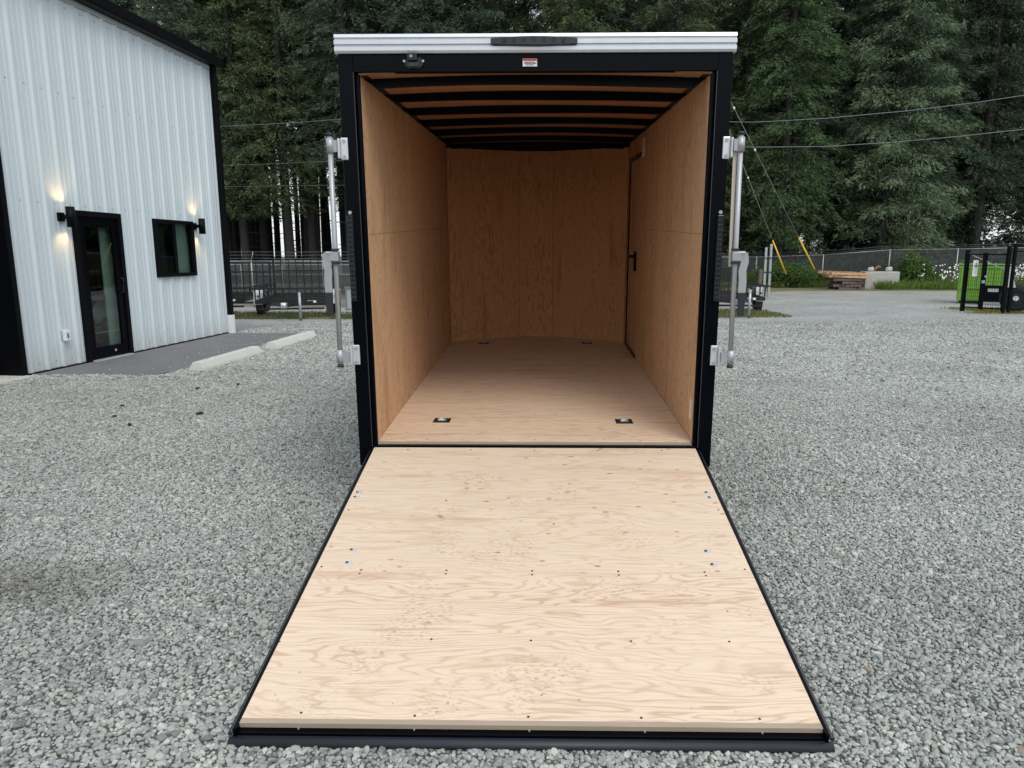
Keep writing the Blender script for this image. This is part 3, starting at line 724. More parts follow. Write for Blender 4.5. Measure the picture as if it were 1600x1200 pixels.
# bar locks at both posts
def bar_lock(sx):
    b = MB(); b.tube([(sx*1.100, -.085, 1.735), (sx*1.116, -.085, .485)], .0145, 12); bar = b.build('lock_bar', 'alloy', tr)
    MB().tube([(sx*1.100, -.085, 1.735), (sx*1.0997, -.085, 1.752)], .018, 12).build('end_cap', 'black_rubber', bar)
    MB().tube([(sx*1.116, -.085, .470), (sx*1.116, -.085, .485)], .018, 12).build('end_cap', 'black_rubber', bar)
    for z0, z1, xa in ((1.614, 1.73, 1.012), (.478, .594, 1.008)):
        br = MB(); br.lohi((sx*xa, -.062, z0), (sx*(xa+.04), -.0505, z1)); br.lohi((sx*(xa+.040), -.085, z0+.006), (sx*(xa+.052), -.05, z1-.006))
        bk = br.build('hinge_plate', 'bright_alloy', tr, .005)
        for z in (z0+.018, z1-.018): MB().disc((sx*(xa+.02), -.065, z), .008, (0, 1, 0), .008, 10).build('bolt', 'alloy', bk)
        zc_ = (z0+z1)/2+(.012 if z0 > 1 else -.006)
        cl = MB(); cl.lohi((sx*(xa+.052), -.094, zc_-.03), (sx*1.100, -.078, zc_+.03)); cl.tube([(sx*(1.1015 if z0 > 1 else 1.1155), -.085, zc_-.035), (sx*(1.1015 if z0 > 1 else 1.1155), -.085, zc_+.04)], .021, 12)
        cl.build('bar_bracket', 'alloy', bk)
    hh = MB(); hh.lohi((sx*1.086, -.108, 1.07), (sx*1.162, -.066, 1.125)); hx = hh.build('handle_clamp', 'alloy', tr, .006)
    for z in (1.062, 1.135): MB().box((sx*1.103, -.102, z), (.04, .02, .012)).build('clamp_stop', 'black_rubber', tr)
    pd = MB(); pts = [(1.150, 1.118), (1.158, 1.07), (1.147, 1.02), (1.152, .96), (1.150, .90)]
    vs = []
    for x, z in pts: vs += [(sx*(x-.021), -.100, z), (sx*(x+.021), -.100, z), (sx*(x+.021), -.108, z), (sx*(x-.021), -.108, z)]
    fs = [(i*4+k, i*4+(k+1) % 4, i*4+4+(k+1) % 4, i*4+4+k) for i in range(4) for k in range(4)]+[(0, 3, 2, 1), (16, 17, 18, 19)]
    pd.add(vs, fs, False); ph = pd.build('handle', 'alloy', hx)
    MB().prism([(-.022, 0), (.022, 0), (.018, -.13), (-.018, -.13)], (sx*1.152, -.098, .90), (sx*1.152, -.112, .90), ((1, 0, 0), (0, 0, 1))).build('grip', 'black_rubber', tr, .004)
bar_lock(-1); bar_lock(1)
MB().prism([(-.010, 0), (.010, 0), (.016, -.62), (.001, -.62)], (1.078, -.070, 1.66), (1.078, -.058, 1.66), ((1, 0, 0), (0, 0, 1))).build('door_strap', 'cream_plastic', tr)
# recessed rings in the floor
for x, y in ((-.615, .45), (.585, .44), (-.575, 3.53), (.536, 3.54)):
    m = MB(); m.lohi((x-.055, y-.05, .0005), (x+.055, y+.05, .004)); rg = m.build('tie_down', 'dark_metal', tr, .001)
    m = MB(); m.lohi((x-.036, y-.034, .0045), (x+.036, y+.034, .0065)); m.build('pan', 'dark_print', rg)
    m = MB(); pts = [(x-.022, y-.02, .010)]+[(x-.022*math.cos(a), y+.014*math.sin(a)+.0, .012) for a in [math.pi*k/8 for k in range(9)]]+[(x+.022, y-.02, .010), (x-.022, y-.02, .010)]
    m.tube(pts, .0045, 6, False); m.disc((x, y, .010), .010, (0, 0, 1), .006, 10); m.build('ring', 'bright_alloy', rg)
# floor screws
m = MB(); rr_ = random.Random(8)
for y in (.03, .61, 1.22, 1.83, 2.44, 3.05):
    for k in range(9): m.disc((-.86+k*.215+rr_.uniform(-.01, .01), y+rr_.uniform(-.008, .008), .0006), .004, (0, 0, 1), .001, 6)
tag(m.build('floor_screw', 'screw_dark', tr), kind='stuff')

# ramp door, hinged at the sill, foot on the gravel (its frame is world level, so undo the trailer tilt)
Lr = 2.066; RD = Vector((0, -.98245, -.18651)); RN = Vector((0, -.18651, .98245)); r0 = Vector((0, D-.04, G-.03))
MW = Matrix((( 1, RD.x, RN.x, r0.x), (0, RD.y, RN.y, r0.y), (0, RD.z, RN.z, r0.z), (0, 0, 0, 1)))
MT = Matrix.Translation((0, D, G)) @ Matrix.Rotation(TAU, 4, 'X')
ML = MT.inverted() @ MW
ML3 = ML
def rloc(m, name, mat, parent, bevel=0):
    m.v = [tuple(ML @ Vector((x, y, z))) for x, y, z in m.v]; return m.build(name, mat, parent, bevel)
# ramp coordinates: x across, y down the ramp, z out of the plywood
m = MB()
for sx in (-1, 1): m.lohi((sx*.957, .0, -.062), (sx*.967, Lr+.028, .002))
m.lohi((-.957, .004, -.062), (.957, .05, -.021)); m.lohi((-.957, Lr-.05, -.062), (.957, Lr+.022, -.0205))
for k in range(4): m.lohi((-.957, .4+k*.4, -.055), (.957, .44+k*.4, -.021))
rd = rloc(m, 'ramp_door', 'black_paint', tr)
rloc(MB().lohi((-.955, .0, -.019), (.955, 1.2345, 0)), 'plywood', 'ramp_ply_upper', rd)
rloc(MB().lohi((-.955, 1.2360, -.019), (.955, Lr-.02, 0.0005)), 'plywood', 'ramp_ply', rd)
rloc(MB().lohi((-.956, Lr-.0198, -.019), (.956, Lr, -.0005)), 'plywood_edge', 'ply_edge', rd)
m = MB()
for sx in (-1, 1): m.tube([(sx*.973, .02, -.010), (sx*.973, Lr+.035, -.010)], .0080, 8)
m.tube([(-.978, Lr+.040, -.040), (.978, Lr+.040, -.040)], .0165, 10); m.lohi((-.975, Lr+.023, -.056), (.975, Lr+.036, -.03)); m.lohi((-.978, Lr+.026, -.070), (.978, Lr+.062, -.063))
rloc(m, 'rubber_seal', 'black_rubber', rd)
rloc(MB().lohi((-.95, -.034, -.035), (.95, -.002, -.006)), 'hinge', 'black_rubber', rd)
m = MB(); rr_ = random.Random(3)
scr = [(-.954, 1.68), (-.764, 2.022), (-.382, 2.03), (-.004, 2.03), (.37, 2.03), (.76, 2.03), (0, 1.663), (.379, 1.662), (-.379, 1.66), (.75, 1.66)]
scr += [(sx*.375*k, 1.222+q*.026) for sx in (-1, 1) for k in (1, 2) for q in (0, 1)]+[(0, 1.222), (0, 1.25), (-.93, 1.2), (.93, 1.2)]
scr += [(.375*k, .03) for k in (-2, -1, 0, 1, 2)]+[(.93, .70), (-.93, .72), (.1, .84), (-.45, .62)]
for x, y in scr: m.disc((x, y, .0006), .0048, (0, 0, 1), .0012, 8)
tag(rloc(m, 'screw', 'screw_dark', rd), kind='stuff')
for x, y in ((-.916, .545), (-.918, .592), (.917, .528), (.922, .581), (-.818, 1.073), (-.813, 1.173), (.801, 1.067), (.806, 1.17)):
    m = MB(); m.disc((x, y, .001), .0145, (0, 0, 1), .003, 12); bt = rloc(m, 'carriage_bolt', 'bright_alloy', rd)
    m = MB(); m.disc((x-.012, y-.004, .001), .007, (0, 0, 1), .006, 8); rloc(m, 'bolt_recess', 'dark_print', bt)
m = MB()
for x in (-.76, -.378, -.0, .378, .76): m.lohi((x-.0025, Lr+.0005, -.032), (x+.0025, Lr+.006, -.016))
tag(rloc(m, 'screw_tip', 'alloy', rd), kind='stuff')

# ------------------------------------------------------------------ pine cones and debris on the gravel
def pine_cone(x, y, s, label):
    o = empty('pine_cone', (x, y, .018), label, 'pine cone', 'fallen cones and bark on the gravel', random.random()*6)
    m = MB()
    for k in range(26):
        a = k*2.4; u = k/26; r = s*(.5*math.sin(math.pi*(.12+.85*u))); z = (u-.5)*s*1.9
        c = Vector((z, math.cos(a)*r, math.sin(a)*r)); m.box(c, (s*.18, s*.34, s*.12), (a, .6, 0))
    m.tube([(-s*.9, 0, 0), (0, 0, 0), (s*.85, 0, 0)], [s*.2, s*.4, s*.08], 8)
    m.build('scales', 'cone_brown', o)
from_px = lambda px, py: ((px-826)/1126, py)
for (x, y, s, l_) in ((-3.66, 8.62, .03, 'dark fallen cone on the gravel nearest the wheel stops'), (-4.03, 8.35, .026, 'brown cone on the gravel below the nearer wheel stop'), (-3.37, 6.98, .034, 'reddish brown cone lying in open gravel'),
                    (-4.36, 7.35, .022, 'small bark scrap left of the cones'), (-4.15, 6.85, .022, 'flat brown bark chip on the left gravel'), (-3.8, 6.5, .028, 'long twig-like cone left of the trailer')):
    pine_cone(x, y, s, l_)

# ------------------------------------------------------------------ fences
def chain_fence(pts, h, label, rails=(1,), barb=0, arm=0, post_r=.03, mat='chain_link', steel='fence_steel', zf=gz, tops=None):
    o = empty('chain_link_fence', (pts[0][0], pts[0][1], zf(*pts[0])), label, 'fence')
    base = Vector(o.location); P3 = [Vector((x, y, zf(x, y))) for x, y in pts]
    tp = [p+Vector((0, 0, h if tops is None else tops[i]-p.z)) for i, p in enumerate(P3)]
    for i, p in enumerate(P3):
        m = MB(); m.tube([p-base-Vector((0, 0, .05)), tp[i]-base+Vector((0, 0, .04))], post_r, 8); po = m.build('post', steel, o)
        if arm:
            a = MB(); a.tube([tp[i]-base, tp[i]-base+Vector((arm*.22, -.1, .36))], .018, 6); a.build('barb_arm', steel, po)
    for i in range(len(P3)-1):
        for r in rails:
            m = MB(); m.tube([P3[i].lerp(tp[i], r)-base, P3[i+1].lerp(tp[i+1], r)-base], .021, 8); m.build('rail', steel, o)
        a, b, c, d = P3[i]-base+Vector((0, 0, .04)), P3[i+1]-base+Vector((0, 0, .04)), tp[i+1]-base, tp[i]-base
        me = bpy.data.meshes.new('mesh_panel'); me.from_pydata([a, b, c, d], [], [(0, 1, 2, 3)])
        uv = me.uv_layers.new(name='UVMap'); L = (b-a).length
        for q, (u, v_) in enumerate(((0, 0), (L, 0), (L, h), (0, h))): uv.data[q].uv = (u, v_)
        me.materials.append(M[mat]); q_ = bpy.data.objects.new('mesh_panel', me); COL.objects.link(q_); q_.parent = o
        for k in range(barb):
            m = MB(); off = Vector((arm*.22*(k+1)/barb, -.1*(k+1)/barb, .36*(k+1)/barb)) if arm else Vector((0, 0, .1*(k+1)))
            mid = (tp[i]+tp[i+1])/2-base+off-Vector((0, 0, .02)); m.tube([tp[i]-base+off, mid, tp[i+1]-base+off], .0055, 4); m.build('barbed_wire', 'wire_grey', o)
    return o
def at(px, Y): return ((px-826)/1126*Y*.995-.0, Y)
rp = [at(px, Y) for px, Y in ((1060, 37.2), (1160, 37.0), (1262, 36.6), (1363, 36), (1466, 35.6), (1570, 35.2), (1680, 34.8), (1800, 34.4))]
chain_fence(rp, 1.8, 'grey chain link fence along the wood behind the pallets and dumpster', tops=[1.45, 1.46, 1.56, 1.80, 1.84, 1.9, 1.95, 2.0], barb=2)
lp = [at(px, 28.0) for px in (5, 129, 253, 377, 501, 625)]
chain_fence(lp, 1.78, 'grey chain link fence with barbed wire arms behind the flatbed trailers', barb=3, arm=.6, rails=(1,))
lp = [at(px, 33.5) for px in (232, 296, 360, 424, 488, 552, 616)]
chain_fence(lp, 1.8, 'farther chain link fence with two rails in front of the trunks', rails=(1, .72), tops=[1.13]*7, post_r=.026)

# ------------------------------------------------------------------ flatbed utility trailers
def utility_trailer(label):
    o = empty('utility_trailer', (0, 0, 0), label, 'trailer', 'black utility trailers parked in the yard')
    w, L = .93, 3.6      # origin at front centre of the bed on the ground; bed runs +Y
    m = MB(); z = .50
    for sx in (-1, 1): m.bar((sx*w, 0, z), (sx*w, L, z), .05, .09)
    for k in range(1, 4): m.bar((-w, k*L/3, z), (w, k*L/3, z), .04, .06)
    m.bar((-w, .0, z-.0), (w, .0, z), .06, .11)
    m.build('bed_frame', 'dark_metal', o)
    m = MB(); m.bar((-w+.05, .1, z-.2), (w-.05, .1, z-.2), .05, .05)
    m.bar((-w-.02, 1.9, .3), (w+.02, 1.9, .3), .06, .06); m.build('axle', 'dark_metal', o)
    zt = .86; rl = MB(); zr = z+.06
    for sx in (-1, 1): rl.bar((sx*w, 0, zt), (sx*w, L, zt), .045, .045)
    rl.bar((-w-.1, 0, zt), (w+.1, 0, zt), .055, .055)
    for sx in (-1, 1):
        for k in range(6): rl.bar((sx*w, k*L/5, zr), (sx*w, k*L/5, zt), .035, .035)
    for k in range(6): rl.bar((-w+k*2*w/5, 0, zr), (-w+k*2*w/5, 0, zt), .03, .03)
    rl.build('side_rail', 'dark_metal', o)
    g_ = MB(); yG = L+.05; zg = 1.62
    for x in (-w, w): g_.bar((x, yG, z), (x, yG, zg), .06, .06)
    for zz in (z+.05, 1.28, zg): g_.bar((-w, yG, zz), (w, yG, zz), .035, .035)
    for k in range(1, 8): g_.bar((-w+k*w/4, yG, z), (-w+k*w/4, yG, zg), .032, .032)
    gt = g_.build('ramp_gate', 'dark_metal', o)
    me = bpy.data.meshes.new('gate_mesh'); me.from_pydata([(-w, yG, .86), (w, yG, .86), (w, yG, 1.28), (-w, yG, 1.28)], [], [(0, 1, 2, 3)])
    uv = me.uv_layers.new(name='UVMap')
    for q, c in enumerate(((0, 0), (2*w, 0), (2*w, 1), (0, 1))): uv.data[q].uv = c
    me.materials.append(M['black_mesh']); q_ = bpy.data.objects.new('gate_mesh', me); COL.objects.link(q_); q_.parent = gt
    m = MB(); m.bar((-.6, 0, z-.02), (-.03, -1.25, z-.02), .06, .09); m.bar((.6, 0, z-.02), (.03, -1.25, z-.02), .06, .09); m.build('tongue', 'dark_metal', o)
    m = MB(); m.lohi((-.06, -1.5, z-.08), (.06, -1.2, z+.05)); m.tube([(-.06, -1.5, z), (.06, -1.5, z)], .07, 10); m.build('coupler', 'bright_alloy', o, .01)
    m = MB(); m.tube([(.35, -1.0, .02), (.35, -1.0, .80)], .036, 10); jk = m.build('jack', 'galvanised', o)
    m = MB(); m.disc((.35, -1.0, .055), .06, (1, 0, 0), .05, 14); m.build('jack_wheel', 'black_rubber', jk)
    m = MB(); m.tube([(.35, -1.0, .74), (.35, -1.12, .74), (.35, -1.12, .66)], .012, 6); m.build('crank', 'galvanised', jk)
    MB().lohi((.45, -.06, z-.03), (.68, -.045, z+.03)).build('plate', 'label_white', o)
    for sx in (-1, 1):
        ty = MB(); pr_ = [(.19, -.1), (.315, -.105), (.335, -.07), (.335, .07), (.315, .105), (.19, .1)]; n = 22
        vs = [(sx*(w+.17)+a, 1.9+r_*math.cos(2*math.pi*k/n), .335+r_*math.sin(2*math.pi*k/n)) for k in range(n) for r_, a in pr_]
        ty.add(vs, [(k*6+i, k*6+i+1, ((k+1) % n)*6+i+1, ((k+1) % n)*6+i) for k in range(n) for i in range(5)], True)
        wh = ty.build('wheel', 'tyre_rubber', o); MB().disc((sx*(w+.2), 1.9, .335), .195, (1, 0, 0), .1, 18).build('rim', 'bright_alloy', wh)
        m = MB(); pf = [(1.45, .36), (1.53, .66), (1.68, .75), (2.12, .75), (2.27, .66), (2.35, .36)]
        vs = [(sx*x, a, b) for x in (w+.04, w+.3) for a, b in pf+[(a, b-.02) for a, b in pf[::-1]]]; n = 12
        m.add(vs, [tuple(range(n))[::-1], tuple(range(n, 2*n))]+[(i, (i+1) % n, n+(i+1) % n, n+i) for i in range(n)])
        m.build('fender', 'grey_paint', o)
        MB().disc((sx*(w+.17), 1.44, .58), .03, (0, 1, 0), .02, 10).build('marker_light', 'dark_lens', o)
    return o
ut = utility_trailer('black utility trailer with jack and coupler facing the yard, left of the cargo trailer')
x_, y_ = -6.88, 19.96; ut.location = (x_, y_, gz(x_, y_)-.02); ut.rotation_euler.z = R(12)
u2 = copy_tree(ut); x_, y_ = at(312, 21.9); u2.location = (x_, y_, gz(x_, y_)-.02); u2.rotation_euler.z = R(8)
u2['label'] = 'black utility trailer partly hidden behind the corner of the metal building'
u3 = copy_tree(ut); x_, y_ = at(1124, 20.6); u3.location = (x_, y_, gz(x_, y_)-.02); u3.rotation_euler.z = R(-6)
u3['label'] = 'black utility trailer showing past the right side of the cargo trailer'
u3['category'] = 'trailer'
# upright aluminium ramps on the right trailer
o = empty('ramp_pair', (*at(1180, 21.2), gz(*at(1180, 21.2))), 'pair of upright galvanised ramps at the corner of the right utility trailer', 'ramp')
for x in (-.10, .04):
    m = MB(); m.bar((x, 0, .45), (x, 0, 2.0 if x > 0 else 1.9), .07, .05); m.build('ramp', 'galvanised', o, .01)
m = MB(); 
for z in (.8, 1.2, 1.6): m.bar((-.14, -.03, z), (.09, -.03, z), .03, .03)
m.build('strap', 'dark_metal', o)
tag(MB().lohi((-.05, -.05, 0), (.05, .05, .75)).build('wooden_post', 'grey_wood'), 'short wooden post standing behind the right utility trailer', 'post')
bpy.data.objects['wooden_post'].location = (*at(1168, 24.5), .35)
# grey metal bin beyond the left trailer
x_, y_ = at(546, 24); o = empty('metal_bin', (x_, y_, gz(x_, y_)), 'pale grey ribbed metal bin beyond the left side of the cargo trailer', 'bin')
m = MB(); m.lohi((-.5, 0, .15), (.5, .9, .85)); m.build('bin_body', 'grey_paint', o, .01)
m = MB()
for x in (-.5, -.2, .1, .4): m.lohi((x, -.03, .12), (x+.05, .0, .88))
m.lohi((-.52, -.035, .82), (.52, -.001, .88)); m.lohi((-.52, -.035, .1), (.52, -.001, .17)); m.build('ribs', 'galvanised', o)
MB().lohi((.2, -.045, .35), (.36, -.036, .5)).build('label_plate', 'label_white', o)

# ------------------------------------------------------------------ pallets, block, guy wires
def pallet(name_loc, rz, mat, label, dims=(1.2, 1.0), tilt=(0, 0)):
    o = empty('pallet', name_loc, label, 'pallet', 'stack of pallets by the fence', rz); o.rotation_euler = (tilt[0], tilt[1], rz)
    a, b = dims
    for k in range(7): MB().lohi((-a/2+k*a/6-.045 if 0 < k < 6 else (-a/2 if k == 0 else a/2-.09), -b/2, .105), ((-a/2+k*a/6+.045) if 0 < k < 6 else (-a/2+.09 if k == 0 else a/2), b/2, .125)).build('plank', mat, o)
    for y in (-b/2+.02, 0, b/2-.02): MB().lohi((-a/2, y-.02, .018), (a/2, y+.02, .104)).build('stringer', mat, o)
    for x in (-a/2+.05, 0, a/2-.05): MB().lohi((x-.045, -b/2, 0), (x+.045, b/2, .017)).build('bottom_plank', mat, o)
    return o
px_, py_ = at(1297, 33.6)
pallet((px_+.1, py_, .0), .1, 'grey_wood', 'bottom grey pallet of the stack by the fence')
pallet((px_+.0, py_, .128), -.12, 'grey_wood', 'second grey pallet from the bottom of the stack')
pallet((px_+.12, py_, .256), .2, 'grey_wood', 'third weathered pallet, under the pale ones', (1.1, 1.0))
pallet((px_-.05, py_, .39), -.05, 'grey_wood', 'fourth dark pallet just below the pale pallets', (1.2, 1.0))
pallet((px_+.05, py_, .53), -.12, 'pale_wood', 'lower pale wood pallet near the top of the stack', (1.75, 1.1), (.0, .03))
pallet((px_-.15, py_, .68), .22, 'pale_wood', 'topmost pale wood pallet of the stack', (1.75, 1.1), (.04, .03))
bx_, by_ = at(1350, 34.2)
o = empty('concrete_block', (bx_, by_, 0), 'grey ribbed concrete block between the pallets and the bush', 'block', rz=-.05)
m = MB(); m.lohi((-.76, -.37, 0), (.76, .37, .80)); m.build('block_body', 'concrete', o, .02)
m = MB()
for k in range(14): m.lohi((-.70+k*.106, -.385, .05), (-.66+k*.106, -.371, .74))
tag(m.build('face_ribs', 'concrete', o), kind='stuff')
for x, s, l_ in ((-.42, .13, 'broken concrete lump on the left end of the block'), (.42, .14, 'broken concrete lump on the right end of the block')):
    m = MB(); m.tube([(-s, 0, 0), (-s*.6, 0, .05), (s*.5, 0, .07), (s, .02, 0)], [s*.4, s*.8, s*.9, s*.3], 7); r_ = m.build('concrete_lump', 'concrete'); r_.location = (bx_+x, by_, .84); tag(r_, l_, 'rubble')
m = MB(); m.tube([(0, 0, 0), (.12, 0, .16), (.22, 0, .22), (.30, 0, .17)], .045, 8); r_ = m.build('bent_pipe', 'rust'); r_.location = (bx_-.28, by_, .82); tag(r_, 'bent rusty pipe lying on top of the concrete block', 'pipe')

def pxz(px, py, Y):
    d = _F + _R2*((px-CXP)/F_PX) - _U2*((py-600)/F_PX); t_ = Y/d.y; return Vector((CAMX+d.x*t_, Y, CAMH+d.z*t_))
# utility pole hidden behind the trailer, with guys and lines
poleT = Vector((9.6, 33.5, 11.0)); 
o = empty('utility_pole', (7.3, 33.5, 0), 'wooden utility pole carrying the overhead lines', 'pole')
MB().tube([(0, 0, -.2), (0, 0, 10.3)], [.17, .12], 12).build('pole_shaft', 'pole_wood', o)
MB().lohi((-.9, -.06, 9.6), (.9, .06, 9.72)).build('crossarm', 'pole_wood', o)
def guy(a, b, yl, label, marks=()):
    """guy wire from a (ground) up to b; yellow guard over the first yl of its length"""
    o = empty('guy_wire', a, label, 'guy wire', 'guy wires'); d = b-a
    MB().tube([(0, 0, 0), d], .012, 5).build('wire', 'wire_grey', o)
    MB().tube([d*.0, d*yl], .035, 8).build('yellow_guard', 'yellow_plastic', o)
    for k in marks: MB().tube([d*(k-.006), d*(k+.006)], .04, 6).build('insulator', 'white_plastic', o)
ga = pxz(1273, 421, 33.2); gb = pxz(1120, 115, 33.2); guy(ga, gb, .17, 'right guy wire with a bright yellow guard ending at the pallets', (.62, .83))
ga = pxz(1228, 428, 33.9); gb = pxz(1140, 205, 33.9); guy(ga, gb, .24, 'left guy wire with a yellow guard ending in the bush', (.68,))
def line(pts, Y0, Y1, label, r=.014):
    n = len(pts); P_ = []
    for i in range((n-1)*8+1):
        u = i/8; k = min(int(u), n-2); f_ = u-k; P_.append(pxz(pts[k][0]*(1-f_)+pts[k+1][0]*f_, pts[k][1]*(1-f_)+pts[k+1][1]*f_, Y0+(Y1-Y0)*u/(n-1)))
    m = MB(); m.tube(P_, r, 5); q = m.build('power_line', 'wire_grey'); tag(q, label, 'cable', 'overhead lines')
line([(1120, 190), (1180, 191), (1290, 185), (1420, 173), (1520, 161), (1600, 149), (1680, 134)], 33.5, 27, 'upper overhead line crossing the trees on the right')
line([(1120, 230), (1180, 230), (1290, 229), (1400, 222), (1500, 213), (1600, 202), (1680, 190)], 33.5, 27, 'lower overhead line crossing the trees on the right')
line([(330, 198), (400, 195), (470, 191), (560, 184)], 34, 34, 'upper overhead line between the building and the trailer', .009)
line([(330, 259), (400, 257), (470, 254), (560, 250)], 34, 34, 'middle overhead line between the building and the trailer', .006)
line([(330, 292), (400, 291), (470, 290), (560, 289)], 34, 34, 'lowest overhead line between the building and the trailer', .005)

# ------------------------------------------------------------------ black mesh enclosure with dumpster, right edge
def gpt(px, py, z=0): 
    d = _F + _R2*((px-CXP)/F_PX) - _U2*((py-600)/F_PX); t_ = (z-CAMH)/d.z; return Vector((CAMX+d.x*t_, d.y*t_, z))
Q1, Q3 = gpt(1503, 486), gpt(1566, 490); Q2 = Q1.lerp(Q3, .45)
o = empty('mesh_gate', Q1, 'black mesh gate with a white notice in front of the green dumpster', 'gate')
def post(p, h, r, name='post', par=None, z0=0):
    m = MB(); p = p-Q1; m.lohi((p.x-r, p.y-r, z0), (p.x+r, p.y+r, h)); return m.build(name, 'black_trim', par or o)
post(Q1, 1.70, .045); post(Q2, 1.62, .045, 'gate_stile', None, .08); post(Q3, 1.80, .04)
for a, b in ((Q1, Q2), (Q2, Q3)):
    for z in (.12, 1.58):
        m = MB(); m.bar(a-Q1+Vector((0, 0, z)), b-Q1+Vector((0, 0, z)), .035, .035); m.build('rail', 'black_trim', o)
    for k in range(1, 9):
        m = MB(); p = a.lerp(b, k/9)-Q1; m.tube([p+Vector((0, 0, .12)), p+Vector((0, 0, 1.58))], .004, 4); m.build('wire', 'black_trim', o)
    for k in range(1, 14):
        m = MB(); z = .12+k*1.46/14; m.tube([a-Q1+Vector((0, 0, z)), b-Q1+Vector((0, 0, z))], .003, 4); m.build('wire', 'black_trim', o)
m = MB(); m.bar(Q1-Q1+Vector((0, 0, 1.62)), Q3-Q1+Vector((0, 0, 1.15)), .02, .02); m.build('brace', 'galvanised', o)
m = MB(); p = Q2-Q1; m.lohi((p.x-.07, p.y-.09, .80), (p.x+.0, p.y-.04, .88)); m.disc((p.x+.01, p.y-.08, .98), .03, (0, 1, 0), .05, 8); m.build('latch', 'alloy', o)
n0 = Q1.lerp(Q3, .2)+Vector((0, -.06, 0)); o2 = empty('notice_sign', n0+Vector((0, 0, 1.20)), 'white portrait notice hung on the black mesh gate', 'sign', rz=-.2)
MB().lohi((-.07, -.006, -.22), (.07, .006, .22)).build('board', 'label_white', o2, .003)
m = MB(); m.disc((0, -.009, .12), .022, (0, 1, 0), .004, 12); m.lohi((-.045, -.010, .045), (.045, -.007, .085))
for k in range(4): m.lohi((-.04, -.010, .02-k*.05), (.04-.01*(k % 2), -.007, .028-k*.05))
m.build('print', 'dark_print', o2)
# fence running right from the gate
Q4 = Vector((16.5, 18.4, 0))
o = empty('mesh_fence', Q3+Vector((.12, -.05, 0)), 'tall black mesh fence running right from the gate', 'fence'); B_ = Q3+Vector((.12, -.05, 0))
for k in range(4):
    p = B_.lerp(Q4, k/3)-B_; m = MB(); m.lohi((p.x-.035, p.y-.035, 0), (p.x+.035, p.y+.035, 1.86)); m.build('post', 'black_trim', o)
for z in (.12, 1.66, 1.80):
    m = MB(); m.bar((0, 0, z), Q4-B_+Vector((0, 0, z)), .03, .03); m.build('rail', 'black_trim', o)
for k in range(1, 14):
    m = MB(); z = .12+k*.11; m.tube([(0, 0, z), Q4-B_+Vector((0, 0, z))], .003, 4); m.build('wire', 'black_trim', o)
for k in range(1, 60):
    m = MB(); p = (Q4-B_)*(k/60); m.tube([p+Vector((0, 0, .1)), p+Vector((0, 0, 1.66))], .003, 4); m.build('wire', 'black_trim', o)
# dumpster
dp = gpt(1536, 476); dp.x += .05; dp.y += .25
o = empty('dumpster', (dp.x, dp.y, 0), 'bright green steel dumpster behind the black mesh gate', 'dumpster', rz=-.50)
m = MB(); m.prism([(0, .10), (1.1, .10), (1.25, 1.24), (0, 1.24)], (-.66, 0, 0), (.66, 0, 0), ((0, 1, 0), (0, 0, 1))); m.build('bin_body', 'green_paint', o, .01)
m = MB(); m.lohi((-.68, -.03, 1.15), (.68, 1.27, 1.21)); m.lohi((-.66, -.035, .48), (.66, -.001, .54)); m.build('rim_band', 'green_paint', o)
for k in range(6):
    MB().lohi((-.60+k*.23, -.035, .55), (-.56+k*.23, -.001, 1.14)).build('rib', 'green_paint', o)
MB().lohi((-.70, -.04, 1.245), (.70, 1.29, 1.275)).build('lid', 'green_paint', o, .006)
MB().lohi((-.60, .05, .0), (.60, .2, .10)).build('skid', 'dark_metal', o)
bp_ = gpt(1551, 478); o = empty('black_container', (bp_.x, bp_.y+.1, 0), 'black box with a grey plate in front of the dumpster', 'container', rz=-.5)
MB().lohi((-.27, 0, .12), (.27, .3, .62)).build('box_body', 'black_trim', o, .01); MB().lohi((-.12, -.008, .43), (.16, -.001, .53)).build('plate', 'grey_paint', o)
MB().lohi((-.3, -.03, .0), (.3, .3, .115)).build('foot', 'galvanised', o)
# trailer wheel and white cone shape at the frame edge
wp = gpt(1596, 490); wp = wp+Vector((.12, .5, 0))
o = empty('boat_trailer', (wp.x, wp.y, 0), 'trailer with a black tyre and white hub behind the mesh fence at the right edge', 'trailer', rz=-.5)
ty = MB(); pr_ = [(.22, -.11), (.36, -.12), (.385, -.08), (.385, .08), (.36, .12), (.22, .11)]; n = 26
ty.add([(r_*math.cos(2*math.pi*k/n), a, .385+r_*math.sin(2*math.pi*k/n)) for k in range(n) for r_, a in pr_], [(k*6+i, k*6+i+1, ((k+1) % n)*6+i+1, ((k+1) % n)*6+i) for k in range(n) for i in range(5)], True)
wh = ty.build('wheel', 'tyre_rubber', o); MB().disc((0, 0, .385), .225, (0, 1, 0), .12, 20).build('rim', 'dark_metal', wh); MB().disc((0, -.08, .385), .07, (0, 1, 0), .08, 14).build('hub', 'white_plastic', wh)
m = MB(); m.bar((-.2, .3, .5), (3, .3, .5), .06, .1); m.bar((-.2, 1.5, .5), (3, 1.5, .5), .06, .1); m.bar((0, .1, .385), (0, 1.8, .385), .06, .06); m.build('frame', 'dark_metal', o)
m = MB(); m.prism([(-.09, 0), (.11, 0), (-.02, .5), (-.08, .5)], (-.15, -.12, .68), (-.15, -.2, .68), ((1, 0, 0), (0, 0, 1))); m.build('white_guard', 'white_plastic', o, .01)

